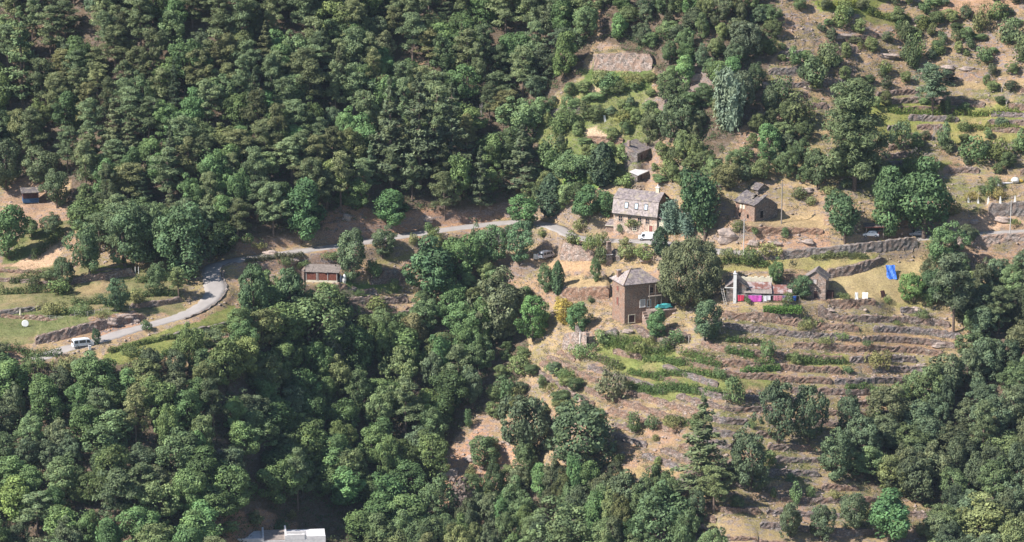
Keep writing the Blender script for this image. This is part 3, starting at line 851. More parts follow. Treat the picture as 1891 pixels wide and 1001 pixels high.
def dead(seed, H=7):
    rr = random.Random(seed); mb = MB()
    def grow(p, d, L, r, depth):
        q = p + d*L
        mb.tube(tuple(p), tuple(q), r, r*.6, 5, False)
        if depth == 0: return
        for k in range(rr.choice((2, 3, 3))):
            nd = d + np.array([rr.uniform(-.7, .7), rr.uniform(-.7, .7), rr.uniform(-.1, .5)]); nd /= np.linalg.norm(nd)
            grow(p + d*L*rr.uniform(.55, 1), nd, L*rr.uniform(.55, .8), r*.55, depth-1)
    p = np.array([0, 0, -.5])
    grow(p, np.array([rr.uniform(-.1, .1), rr.uniform(-.1, .1), 1.]), H*.34, .17, 4)
    return mb.mesh('branches', M['deadwood'])

PROTO = {}
def add_proto(kind, crown, trunk):
    co = np.empty(len(crown.vertices)*3, np.float32); crown.vertices.foreach_get('co', co); co = co.reshape(-1, 3)
    H = float(np.percentile(co[:, 2], 99.7)); W = float(np.percentile(np.hypot(co[:, 0], co[:, 1]), 98))*2
    PROTO.setdefault(kind, []).append((crown, trunk, H, W))
for s in range(10):
    c, C = lobed(100+s, 9, 3.4, .4, 42, 1.0, 230, .20, asp=.62, shell=.6); add_proto('broad', c, trunk_mesh(6.5, .26, C, s))
for s in range(9):
    c, C = lobed(200+s, 7.5, 3.2, .2, 56, .80, 150, .20, asp=.6, shell=.68); add_proto('holm', c, trunk_mesh(5, .24, C, s+20))
for s in range(6):
    c, C = lobed(300+s, 9.5, 3.0, .5, 26, 1.2, 300, .25, asp=.55, shell=.55); add_proto('chestnut', c, trunk_mesh(7, .24, C, s+40))
for s in range(8):
    c, C = lobed(350+s, 8.5, 3.5, .3, 54, .85, 190, .19, asp=.62, shell=.58, topbias=.35); add_proto('oak', c, trunk_mesh(6, .25, C, s+60))
    add_proto('young', *PROTO['broad'][s][:2])
for s in range(12): add_proto('pine', *pine(400+s, H=11+s*.4, Rw=2.7+.15*(s % 7), c0=.24+.05*(s % 3), nb=15+s, cl=1.05+.10*(s % 4), top=.26+.08*(s % 3)))
add_proto('bigpine', *pine(477, H=23, Rw=7.0, c0=.10, nb=58, cl=2.0, top=.55, cs=.36))
for s in range(4): add_proto('fir', *fir(500+s))
for s in range(2): add_proto('column', *column(600+s))
for s in range(2): add_proto('feather', *feather(650+s))
c, C = lobed(700, 13, 7.6, .3, 190, 1.35, 210, .25, asp=.6, shell=.88, asym=.15); add_proto('dome', c, trunk_mesh(8, .45, C, 9, limbs=14))
for s in range(5):
    c, C = lobed(800+s, 2.2, 1.35, .0, 20, .46, 70, .13, asp=.5, shell=.35); add_proto('shrub', c, None)
for s in range(2):
    c, C = lobed(850+s, 1.7, 2.2, .0, 26, .5, 70, .13, asp=.5, shell=.4); add_proto('bush', c, None)

TONE = {'oak': (.082, .118, .046), 'young': (.088, .125, .046), 'bigpine': (.10,.125,.048), 'pine': (.094, .124, .055), 'fir': (.072, .100, .050), 'broad': (.072, .120, .040), 'holm': (.068, .094, .048), 'chestnut': (.076, .140, .046),
        'column': (.042, .075, .036), 'feather': (.085, .135, .090), 'dome': (.088, .105, .048), 'shrub': (.075, .10, .042), 'bush': (.075, .11, .04)}
KNAME = {'oak': ('downy_oak', 'spreading oak', 'oak'), 'young': ('young_tree', 'young tree', 'tree'), 'bigpine': ('pine_tree', 'pine', 'pine'), 'pine': ('pine_tree', 'pine', 'pine'), 'fir': ('fir_tree', 'tiered conifer', 'conifer'), 'broad': ('broadleaf_tree', 'broadleaf tree', 'tree'),
         'holm': ('holm_oak', 'holm oak', 'oak'), 'chestnut': ('chestnut_tree', 'chestnut', 'chestnut'), 'column': ('column_tree', 'upright oval evergreen', 'evergreen'),
         'feather': ('feathery_shrub', 'feathery shrub', 'shrub'), 'dome': ('round_tree', 'big round-headed tree', 'tree'), 'shrub': ('shrub', 'shrub', 'shrub'), 'bush': ('low_bush', 'spreading bush', 'bush')}
def tone_word(c):
    r, g, b = c[0]/LEAFK, c[1]/LEAFK, c[2]/LEAFK; l = .3*r+.6*g+.1*b
    if r > g*1.02: return 'brownish'
    if r/g > .86: return 'pale olive' if l > .115 else 'olive'
    if b/g > .58: return 'grey-green'
    return 'bright green' if l > .105 else ('dark green' if l < .078 else 'green')
seen_labels = {}
tr_ = random.Random(4)
TREEXY = []
LEAFK = 1.72
def jitter(c, a=.13):
    k = 1 + tr_.gauss(0, a); h = min(.34, max(-.06, tr_.gauss(.03, .13)))
    return (max(.01, c[0]*k*(1+h)), max(.01, c[1]*k), max(.01, c[2]*k*(1-h*.4)), 1.0)
def plant(kind, pos, h, w, color=None, where='on the slope', group=None, label=None, rot=None):
    """h, w in metres"""
    protos = PROTO[kind]; crown, trunk, H, W = protos[tr_.randrange(len(protos))]
    color = color or jitter(TONE[kind]); lum_ = .3*color[0]+.6*color[1]+.1*color[2]; color = tuple(c_*.86+lum_*.14*q_ for c_, q_ in zip(color, (1, 1, .75))); color = (color[0]*LEAFK*1.0, color[1]*LEAFK, color[2]*LEAFK*1.0, 1.0)
    s = (w/W*tr_.uniform(.95, 1.05), w/W*tr_.uniform(.95, 1.05), h/H)
    rz = tr_.uniform(0, 6.28) if rot is None else rot
    nm_, kd, cat = KNAME[kind]
    if trunk is None:
        o = link(nm_, crown, None, pos, (0, 0, rz)); o.scale = s; o.color = color
    else:
        o = empty(nm_, pos, rz, s)
        link('trunk', trunk, o); c = link('crown', crown, o); c.color = color
    p = proj(pos[0], pos[1], pos[2] + h*.6)
    if label is None:
        size = 'tall ' if h > 11 else ('small ' if h < (4.5 if trunk else 1.3) else '')
        base = f'{size}{tone_word(color)} {kd} {where}'
        label = f'{base}, {pct(*p)}'
        if label in seen_labels:
            label = f'{tone_word(color)} {kd}, {pct(*p, True)}'
    seen_labels[label] = 1
    tag(o, label, cat, group)
    if trunk is not None: TREEXY.append((pos[0], pos[1], w))
    return o
def plant_px(kind, px, py, hpx, wpx, color=None, where='on the slope', label=None, group=None):
    g_ = ground(px, py); k = mpp(g_[1])
    return plant(kind, g_ - np.array([0, 0, .1]), hpx*k/math.cos(PITCH), wpx*k, color, where, group, label)

# ---- trees one can single out
NAMED = [
 ('dome',1270,568,128,120,(.080,.092,.044),'big dense round-headed tree between the tower house and the white chimney'),
 ('broad',1302,632,80,62,(.062,.10,.05),'grey-green rounded tree standing alone below the big round tree'),
 ('broad',1212,624,54,52,(.07,.135,.05),'green bushy tree in front of the tower house'),
 ('column',1219,470,52,33,(.035,.062,.032),'dark egg-shaped evergreen below the parked white van'),
 ('feather',1240,432,62,42,(.09,.14,.10),'taller blue-green feathery bush beside the mansard house'),
 ('feather',1272,436,50,44,(.085,.135,.10),'lower blue-green feathery bush right of the mansard house'),
 ('column',1112,343,80,54,(.042,.066,.034),'dark oval tree in the gardens above the mansard house'),
 ('broad',1196,270,68,48,(.085,.105,.045),'olive leafy tree just above the small slate hut'),
 ('feather',1345,240,110,62,(.14,.185,.125),'pale grey-green willowy tree on the upper slope'),
 ('bigpine',1578,352,200,124,(.085,.115,.048),'largest pine, standing alone on the dry slope upper right'),
 ('chestnut',1560,447,88,84,(.058,.10,.042),'dark leafy tree left of the carport by the upper road'),
 ('chestnut',1642,440,130,84,(.062,.11,.042),'leafy tree behind the carport, left of two'),
 ('chestnut',1706,442,150,104,(.062,.112,.042),'largest leafy tree above the upper road, right of the carport'),
 ('pine',1722,212,92,66,(.085,.125,.07),'blue-green young pine high on the right slope'),
 ('broad',1738,500,92,90,(.07,.12,.045),'leafy tree on the bend right of the blue tarpaulin'),
 ('pine',1760,618,150,92,(.07,.092,.05),'dark tall pine at the edge of the right-hand wood'),
 ('broad',1688,560,58,60,(.085,.15,.04),'bright green leafy bush-tree just below the blue tarpaulin'),
 ('broad',1718,558,60,52,(.055,.095,.04),'dark leafy tree right of the bright one below the tarpaulin'),
 ('fir',1297,910,182,122,(.095,.122,.055),'tall tiered conifer on the lower terraces'),
 ('holm',1385,908,128,94,(.062,.088,.045),'dark holm oak right of the tall tiered conifer'),
 ('pine',1318,948,92,66,(.105,.13,.05),'small pine at the foot of the tall tiered conifer'),
 ('holm',1438,818,118,82,(.055,.082,.043),'left holm oak of the three on the mid terraces'),
 ('holm',1492,816,108,78,(.06,.088,.045),'middle holm oak of the three on the mid terraces'),
 ('holm',1570,802,86,64,(.055,.082,.042),'right holm oak of the three on the mid terraces'),
 ('holm',1540,880,95,84,(.07,.105,.05),'holm oak below the three, at the wood edge'),
 ('shrub',1135,744,66,66,(.095,.10,.05),'lone olive-brown shrub on the green terrace'),
 ('holm',975,856,128,112,(.066,.09,.046),'left one of the two big holm oaks under the terraces'),
 ('holm',1080,868,140,150,(.062,.095,.044),'right and larger one of the two big holm oaks under the terraces'),
 ('broad',1050,1025,112,146,(.095,.135,.055),'pale leafy tree at the bottom edge below the big holm oaks'),
 ('holm',1225,1015,128,132,(.066,.108,.045),'broad dark tree at the bottom edge left of the lower terraces'),
 ('holm',1148,955,90,84,(.07,.095,.046),'holm oak above the pale leafy tree at the bottom'),
 ('broad',895,868,66,62,(.075,.115,.045),'rounded small tree on the bare reddish scree'),
 ('shrub',850,955,78,62,(.115,.085,.075),'dry brown bush on the bare reddish scree'),
 ('chestnut',556,448,112,96,(.055,.115,.042),'leafy dark tree overhanging the road left of the bare bank'),
 ('chestnut',715,418,62,84,(.06,.125,.042),'leafy tree on the bare orange bank above the road'),
 ('broad',650,522,102,76,(.072,.105,.05),'leafy tree right beside the plank shed'),
 ('broad',706,474,60,58,(.07,.10,.048),'smaller leafy tree at the road edge above the plank shed'),
 ('chestnut',795,548,112,92,(.05,.098,.042),'dark leafy tree below the road in the middle'),
 ('broad',850,520,84,74,(.08,.14,.045),'green leafy tree right of the dark one below the road'),
 ('broad',905,500,82,66,(.07,.125,.05),'leafy tree below the grey road wall'),
 ('broad',960,490,78,66,(.065,.12,.055),'leafy tree left of the parked grey van'),
 ('holm',470,604,116,78,(.058,.10,.044),'dark leafy tree right of the shaded road bend'),
 ('holm',535,590,96,70,(.06,.10,.044),'leafy tree in front of the plank shed, to its left'),
 ('broad',572,668,136,150,(.082,.122,.046),'broad rounded tree below the plank shed'),
 ('feather',608,670,88,62,(.155,.17,.12),'pale silvery tree in the middle of the lower wood'),
 ('holm',922,622,128,112,(.09,.105,.052),'big olive holm oak left of the stone retaining wall'),
 ('broad',985,628,82,78,(.075,.15,.042),'bright leafy tree left of the yellow bush'),
 ('fir',965,352,120,78,(.078,.102,.052),'tiered conifer at the wood edge above the road'),
 ('fir',775,348,208,92,(.078,.102,.052),'tallest tiered conifer in the middle of the upper wood'),
 ('fir',722,338,190,84,(.078,.102,.052),'tiered conifer left of the tallest one in the upper wood'),
 ('fir',835,330,170,84,(.078,.102,.052),'tiered conifer right of the tallest one in the upper wood'),
 ('fir',42,192,172,80,(.082,.122,.05),'tall tiered conifer at the upper left edge'),
 ('broad',215,575,60,54,(.05,.088,.042),'dark round tree standing in the left garden'),
 ('broad',345,512,138,126,(.062,.108,.045),'large leafy tree left of the road bend'),
 ('broad',288,492,110,92,(.07,.108,.045),'leafy tree left of the large one by the road bend'),
 ('broad',165,508,100,84,(.062,.10,.042),'leafy tree above the left garden wall'),
 ('holm',115,530,56,44,(.058,.088,.04),'small dark tree by the earth track'),
 ('chestnut',18,478,98,72,(.072,.13,.045),'leafy tree at the left edge below the brown hut'),
 ('broad',70,338,64,76,(.085,.11,.05),'leafy tree just behind the brown hut'),
 ('broad',12,352,92,70,(.075,.10,.048),'leafy tree left of the brown hut at the left edge'),
 ('broad',232,492,118,110,(.066,.105,.046),'big leafy tree above the mown terrace in the left gardens'),
 ('holm',100,436,46,52,(.062,.09,.042),'small dark tree on the bank below the brown hut'),
 ('chestnut',60,440,40,36,(.08,.12,.045),'small leafy tree on the bare bank below the brown hut'),
 ('broad',105,384,70,60,(.075,.105,.048),'leafy tree right of the brown hut'),
 ('pine',330,552,58,42,(.105,.135,.05),'small pine at the inside of the road bend'),
 ('broad',290,545,60,48,(.08,.12,.05),'small leafy tree left of the road bend'),
 ('chestnut',972,418,58,66,(.07,.14,.045),'bright leafy tree above the road before the hairpin'),
 ('column',1016,400,78,50,(.05,.082,.045),'dark upright tree above the road hairpin'),
 ('broad',1050,348,66,82,(.095,.15,.06),'pale domed tree left of the dark oval tree'),
 ('broad',1088,408,62,66,(.062,.12,.045),'leafy tree between hairpin and mansard house'),
 ('broad',1118,402,50,44,(.065,.125,.045),'leafy tree against the left end of the mansard house'),
 ('chestnut',1302,444,128,90,(.052,.098,.04),'tall dark leafy tree between mansard house and ruin'),
 ('broad',1346,352,58,64,(.115,.115,.045),'yellowish tree behind the ruined stone house'),
 ('column',1030,545,62,26,(.05,.09,.04),'narrow upright evergreen, right of a pair below the grey van'),
 ('broad',1008,540,52,44,(.07,.115,.045),'rounded shrub-tree, left of a pair below the grey van'),
 ('broad',1068,614,58,54,(.07,.14,.05),'green tree beside the yellow bush'),
 ('broad',1040,600,52,42,(.30,.23,.04),'yellow-leaved bush left of the tower house'),
 ('broad',1436,530,52,36,(.08,.135,.045),'slim green tree behind the rusty roofs'),
 ('broad',1476,553,44,46,(.055,.095,.042),'small dark tree in front of the gabled stone shed'),
 ('broad',1580,985,76,62,(.072,.10,.05),'rounded tree on the lowest terrace, left of the bright green one'),
 ('chestnut',1640,1006,108,98,(.065,.14,.05),'bright green tree on the lowest terraces'),
 ('holm',1460,995,68,52,(.068,.092,.046),'left small holm oak near the bottom edge'),
 ('holm',1516,998,66,56,(.06,.085,.044),'right small holm oak near the bottom edge'),
 ('broad',1735,1010,62,66,(.10,.13,.06),'pale bushy tree at the bottom right wood edge'),
 ('broad',1100,520,44,30,(.075,.12,.045),'small tree beside the stone stair left of the tower house'),
 ('broad',760,640,62,66,(.125,.115,.05),'brownish-olive tree in the lower wood'),
 ('chestnut',30,965,86,84,(.13,.185,.045),'yellow-green tree near the lower left corner'),
 ('broad',365,860,70,66,(.08,.155,.05),'bright green tree in the middle of the lower left wood'),
 ('broad',178,636,30,24,(.04,.075,.035),'small dark bush-tree right in front of the white van'),
 ('holm',1370,205,72,66,(.07,.09,.052),'grey holm oak right of the pale willowy tree'),
 ('holm',1250,265,86,72,(.07,.098,.045),'dark tree left of the pale willowy tree'),
 ('broad',1420,300,70,66,(.07,.135,.045),'green tree left of the largest pine'),
 ('holm',1510,350,76,60,(.075,.105,.045),'bushy tree at the left foot of the largest pine'),
 ('holm',1380,110,66,70,(.075,.095,.055),'grey-green tree on the upper slope near the top'),
 ('broad',1395,170,52,40,(.06,.088,.04),'small dark tree right above the grey holm oak'),
]
protected = [(1118,345,1258,450),(1120,494,1236,600),(1346,338,1442,412),(1330,490,1532,560),(1170,262,1206,300),(1172,314,1200,336),(558,484,645,522),(20,342,82,380),
             (128,612,180,650),(980,456,1028,480),(1594,424,1624,446),(1634,488,1660,518),(1034,604,1100,645),(425,955,610,1010),(1085,88,1205,130),(0,440,130,520),(60,560,300,640),(860,418,946,456),
             (1024,420,1100,486),(610,398,735,440),(780,404,880,424),(0,586,70,612)]
for i_ in range(0, len(road), 3):
    a_, b_y = proj(*road[i_])
    if a_ < 640 or 730 < a_ < 1070: protected.append((a_-3, b_y-5, a_+3, b_y+4))
protected = np.array(protected, float)
for k, px, py, h, w_, c, lab in NAMED: plant_px(k, px, py, h, w_, c, label=lab)

# ---- the woods
def blocked(x0, y0, x1, y1, frac=.12):
    ox = np.minimum(x1, protected[:, 2]) - np.maximum(x0, protected[:, 0]); oy = np.minimum(y1, protected[:, 3]) - np.maximum(y0, protected[:, 1])
    return bool(((ox > frac*(x1-x0)) & (oy > 1) | (ox > .6*(protected[:, 2]-protected[:, 0])) & (oy > 1)).any())
KC = {'broad': 52, 'holm': 22, 'chestnut': 12, 'pine': 5, 'fir': 6}
def wood(poly, spacing, mix, where, group, hrange, wr_, shade=1.0, density=1.0, small=1.0):
    xs = [p[0] for p in poly]; ys = [p[1] for p in poly]
    c = [(x, y) for x in np.arange(-160, 160, spacing) for y in np.arange(590, 822, spacing)]
    tr_.shuffle(c); cnt = 0
    for x, y in c:
        x += tr_.uniform(-.45, .45)*spacing; y += tr_.uniform(-.45, .45)*spacing
        z = gz(x, y); p = proj(x, y, z)
        if not (-75 < p[0] < 1965 and -12 < p[1] < 1110): continue
        if not inpoly(np.array([p[0]]), np.array([p[1]]), poly)[0]: continue
        if tr_.random() > density: continue
        r = tr_.random(); acc = 0
        for kind, pr in mix:
            acc += pr
            if r <= acc: break
        KC[kind] = KC.get(kind, 0)
        if KC[kind] > 290: continue
        h = tr_.uniform(*hrange[kind]); w_ = tr_.uniform(*wr_[kind])
        if any((x-a)**2 + (y-b)**2 < (.225*(w_+min(ww, 10)))**2 for a, b, ww in TREEXY): continue
        i = min(np.searchsorted(GX, x), len(GX)-1); j = min(np.searchsorted(GY, y), len(GY)-1)
        if ROADD[i, j] < 3.4: continue
        k = mpp(y); hp, wp = h/k, w_/k
        if blocked(p[0]-wp*.42, p[1]-hp*.97, p[0]+wp*.42, p[1]):
            continue
        cc = jitter(TONE[kind], .22); cc = tuple(v*shade for v in cc[:3])
        if p[1]-hp > 1004 or p[0]+wp/2 < -45 or p[0]-wp/2 > 1936: continue
        plant(kind, (x, y, z-.1), h, w_, cc, where, group); cnt += 1; KC[kind] += 1
    return cnt
HR = {'pine': (9.5, 16), 'fir': (10, 17), 'broad': (7.5, 13), 'holm': (6, 10.5), 'chestnut': (7.5, 12.5), 'oak': (7, 12)}
WR = {'pine': (6.2, 10), 'fir': (5, 7.5), 'broad': (7.5, 13), 'holm': (6, 11), 'chestnut': (7, 11), 'oak': (7.5, 13)}
H2 = {'pine': (6, 9), 'fir': (7, 11), 'broad': (4.5, 8), 'holm': (4, 7), 'chestnut': (5, 8), 'oak': (4.5, 7.5)}; W2 = {'pine': (4, 5.5), 'fir': (4, 5), 'broad': (4.5, 7), 'holm': (4.5, 7), 'chestnut': (5, 7), 'oak': (4.5, 7.5)}
HG = {'young': (1.6, 4.4), 'holm': (2, 4)}; WG = {'young': (2.2, 5.4), 'holm': (2.6, 4.6)}
W_SMALL = [
 ([(820,950),(950,890),(1100,880),(1170,920),(1290,955),(1330,1120),(800,1120)], 3.9, [('holm', .45), ('oak', .4), ('chestnut', .15)], 'in the bottom middle wood', 'trees of the bottom middle wood', HR, {'oak': (5, 7.5), 'holm': (5, 7), 'chestnut': (4.5, 6.5)}, 1.0, 1.0),
 ([(1080,-40),(1445,-40),(1430,70),(1390,190),(1330,280),(1225,255),(1205,90),(1110,80)], 4.0, [('oak', .40), ('holm', .30), ('chestnut', .12), ('young', .18)], 'in the upper middle wood', 'trees of the upper middle wood', dict(H2, young=(3, 6)), dict(W2, young=(3, 6)), 1.0, 1.0),
 ([(1215,265),(1300,285),(1360,300),(1420,200),(1490,240),(1490,340),(1350,345),(1320,420),(1275,400),(1225,340)], 3.7, [('oak', .5), ('holm', .3), ('young', .2)], 'on the slope above the ruin', 'trees above the ruin', dict(H2, young=(3, 5)), dict(W2, young=(3, 5)), 1.0, .95),
 ([(780,450),(880,465),(1000,455),(1000,560),(900,600),(780,590)], 4.0, [('oak', .5), ('chestnut', .3), ('young', .2)], 'in the hollow below the hairpin', 'trees in the hollow', dict(H2, young=(3, 6)), dict(W2, young=(3, 6)), 1.05, 1.0),
 ([(985,300),(1040,300),(1090,340),(1090,400),(940,405)], 4.0, [('oak', .6), ('chestnut', .4)], 'above the hairpin', 'trees above the hairpin', H2, W2, 1.05, 1.0),
 ([(1000,215),(1090,130),(1205,135),(1225,250),(1260,330),(1160,350),(1060,340),(1000,330)], 3.3, [('young', .85), ('holm', .15)], 'in the upper gardens', 'small trees in the upper gardens', HG, WG, 1.2, .9),
 ([(1590,190),(1900,170),(1900,330),(1740,330),(1620,330)], 5.2, [('young', .8), ('holm', .2)], 'on the upper-right terraces', 'small trees on the upper-right terraces', HG, WG, 1.15, .6),
 ([(1440,-20),(1900,-20),(1900,170),(1600,170),(1450,250),(1420,330)], 4.6, [('young', .6), ('holm', .4)], 'on the rocky upper slope', 'small trees on the rocky slope', HG, WG, 1.05, .75),
 ([(935,640),(1010,660),(1060,700),(1110,745),(1110,790),(900,800),(900,740)], 4.0, [('young', .7), ('holm', .3)], 'left of the terraces', 'small trees left of the terraces', dict(HG, young=(2.0, 4.2)), WG, 1.0, .7),
 ([(1700,480),(1800,440),(1800,620),(1740,640)], 4.0, [('oak', .5), ('holm', .5)], 'at the right-hand wood edge', 'trees at the edge of the right-hand wood', H2, W2, 1.0, 1.0),
 ([(1970,470),(1800,545),(1800,655),(1730,740),(1630,790),(1530,865),(1610,900),(1730,945),(1720,1120),(1970,1120)], 3.7, [('holm', .72), ('oak', .22), ('pine', .06)], 'in the right-hand wood', 'trees of the right-hand wood', HR, WR, .95, 1.0),
 ([(930,-40),(1070,-40),(1090,50),(1070,140),(1005,190),(985,300),(940,330),(900,240),(950,160),(1000,60)], 3.7, [('oak', .4), ('chestnut', .3), ('holm', .2), ('pine', .10)], 'right in the upper wood', 'trees of the upper wood', HR, WR, .95, 1.0),
 ([(-80,-40),(930,-40),(1000,60),(950,160),(900,240),(940,330),(945,402),(880,408),(770,418),(745,398),(640,396),(600,436),(480,462),(400,480),(300,486),(200,488),(150,430),(150,330),(-80,350)], 3.5, [('pine', .50), ('fir', .04), ('broad', .18), ('oak', .13), ('holm', .07), ('chestnut', .08)], 'in the upper wood', 'trees of the upper wood', HR, WR, 1.0, 1.0),
 ([(-80,672),(110,668),(200,664),(330,676),(420,640),(445,600),(480,530),(640,545),(700,600),(850,560),(975,630),(950,720),(900,735),(850,790),(800,870),(830,1120),(-80,1120)], 3.7, [('broad', .42), ('oak', .24), ('holm', .14), ('chestnut', .16), ('pine', .04)], 'in the lower left wood', 'trees of the lower left wood', HR, WR, 1.0, 1.0),
]
cnts = [wood(*a_) for a_ in W_SMALL]
print('TREES', cnts, len(TREEXY), 'walls', nw)

# ---- bare and dead trees
for px, py, h, lab in ((282,238,9.5,'leafless grey tree among the upper-left pines'),(890,226,7.5,'leafless trees trunk among pines right of centre'),(1858,200,6.5,'bare grey dead tree on the upper right terraces'),
                       (1722,260,6.5,'thin bare tree below the blue-green young pine'),(1262,128,4,'small bare tree on the upper middle rocks'),(195,395,7,'bare greyish tree above the left gardens'),
                       (1850,170,4.5,'smaller bare dead tree above the bright terraces'),(480,160,8,'grey dead tree in the middle of the upper-left pines'),(545,190,7,'bare grey branches among the pines left of the tallest conifer'),(405,868,8,'bare branched tree in the lower left wood'),(620,270,8,'dead pine skeleton left of the tiered conifers'),(1245,150,5,'grey leafless bush by the upper rocks'),(150,160,7,'thin dead tree near the upper left corner'),(700,760,7,'bare grey tree in the lower wood left of the scree'),(1690,300,5,'bare twiggy tree right of the largest pine')):
    g_ = ground(px, py); o = link('dead_tree', dead(px, h), None, g_, (0, 0, px)); o.scale = (.8, .8, 1)
    tag(o, lab, 'dead tree')
g_ = ground(652, 64); mb = MB(); mb.path([(0,0,-.5),(.1,0,5),(.0,.1,11)], [.3,.24,.14], 8)
for a_ in range(9): mb.tube((0,0,3+a_*.8), (math.cos(a_*2.1)*.7, math.sin(a_*2.1)*.7, 3.2+a_*.8), .05, .02, 4)
tag(mb.build('bare_trunk', M['pinebark'], None, False, g_), 'tall bare pine trunk at the top of the upper wood', 'tree trunk')

# ---- shrubs standing singly on the open slopes
SHR = [(1425,103,30,34),(1465,128,40,30),(1553,54,42,44),(1560,25,24,36),(1632,138,26,34),(1675,80,40,36),(1695,112,50,36),(1705,60,28,30),(1660,58,20,30),(1740,80,24,24),(1735,105,22,26),(1712,28,30,34),
 (1768,80,26,26),(1815,60,50,40),(1838,40,36,44),(1860,84,50,56),(1885,120,60,40),(1815,120,34,36),(1790,95,24,20),(1680,125,60,34),(1560,98,20,22),(1588,95,14,18),(1545,118,18,30),
 (1748,212,34,16),(1800,305,54,66),(1850,300,44,50),(1745,285,60,30),(1660,280,60,46),(1690,330,50,56),(1780,245,24,30),(1885,290,50,30),(1835,345,20,40),(1470,230,60,66),(1440,190,50,56),(1500,165,60,56),(1530,130,50,46),
 (1360,432,24,30),(1450,440,20,16),(1395,436,16,18),(1410,478,30,70),(1455,560,20,26),(1345,480,22,40),(1385,484,26,50),(1490,612,22,40),(1450,584,18,20),(1420,668,44,36),(1470,672,22,26),(1525,640,20,36),(1555,628,14,34),
 (1620,682,32,56),(1565,692,16,24),(1355,745,52,46),(1330,700,20,40),(1390,790,20,22),(1470,930,44,30),(1500,920,22,26),(1540,925,22,24),(1430,920,20,16),(1460,890,18,24),(1205,795,30,30),(1240,790,26,60),(1285,795,26,40),
 (1170,798,40,40),(1210,815,14,16),(1140,860,24,30),(1215,860,18,16),(1190,905,20,30),(1110,640,30,40),(1180,655,24,60),(1075,660,26,60),(1050,700,22,50),(1015,725,20,40),(1020,690,20,40),(1225,650,26,40),
 (905,835,30,40),(870,890,34,24),(935,760,60,44),(930,728,34,44),(900,930,40,44),(865,790,36,22),(1250,300,30,60),(1285,290,26,50),(1230,330,34,50),(1260,345,26,40),(1150,305,40,40),(1160,350,30,40),(1130,165,30,50),(1170,160,26,50),
 (1110,155,24,40),(1080,215,28,40),(1060,235,34,44),(1030,255,44,50),(1150,235,30,40),(1130,250,16,26),(1048,205,26,30),(1160,210,20,30),(1100,330,30,30),(1020,310,60,60),(1075,425,24,36),(1000,440,20,20),(1055,462,28,30),(1092,462,30,60),(1108,450,20,40),
 (1175,425,32,40),(1145,430,16,14),(1160,480,30,40),(1190,480,30,50),(1240,495,26,30),(1110,490,34,30),(1155,455,18,24),(765,455,24,20),(800,446,26,30),(880,470,60,30),(690,520,40,40),(725,540,26,30),(665,545,12,30),(560,498,14,40),(610,480,16,50),(525,490,18,40),
 (460,455,22,30),(480,462,16,30),(250,560,24,40),(110,545,30,50),(60,535,26,40),(90,520,22,36),(150,580,20,60),(95,580,22,60),(190,590,14,40),(270,610,20,24),(330,650,20,40),(240,660,26,60),(290,670,26,70),(360,660,26,60),(420,650,22,60),(400,615,16,50),(440,660,30,50),(490,690,40,60),
 (120,690,30,60),(60,690,34,70),(470,970,26,40),(520,985,24,34),(540,960,20,24),(425,985,24,40),(790,430,20,24),(735,600,24,40),(700,580,30,50),(670,615,30,60),(640,590,26,60),(860,600,40,44),(960,690,36,50),(955,740,30,44),(1090,560,14,16),(1200,640,18,40),(1250,640,30,34),
 (1560,555,14,30),(1700,590,20,40),(1600,640,12,30),(1380,560,12,18),(1655,600,10,20),(1760,400,24,40),(1840,368,20,50),(1790,370,18,40),(1870,420,14,30),(1820,365,26,40),(1720,470,30,40),(1530,365,24,40),(1480,368,22,36),(1500,380,16,26),(1430,310,40,40),(1390,330,30,40),
 (1720,560,30,60),(1640,560,14,20),(1620,800,40,50),(1660,760,50,50),(1690,735,40,36),(1620,740,30,36),(1740,745,50,40),(1600,960,24,30),(1700,990,26,34),(1780,985,26,40),(1420,860,30,30),(1400,880,24,26),(1360,935,22,30)]
for px, py, h, w_ in SHR:
    kd = 'bush' if w_ > h*1.7 else 'shrub'
    if px > 1380 and py < 350: tone = tr_.choice([(.075,.115,.04),(.062,.092,.038),(.10,.135,.04),(.085,.12,.05)])
    else: tone = tr_.choice([(.085,.125,.042),(.11,.15,.045),(.068,.10,.04),(.13,.14,.05),(.075,.12,.045)])
    if not (-40 < px < 1930): continue
    where = 'on the rocky upper slope' if py < 180 and px > 1380 else ('on the terraces below the houses' if py > 560 and px > 980 else ('in the upper gardens' if px > 980 and py < 345 else ('near the houses' if px > 980 else 'beside the road and gardens')))
    plant_px(kd, px, py, h, w_, jitter(tone, .1), where, group='single shrubs on the open slopes')
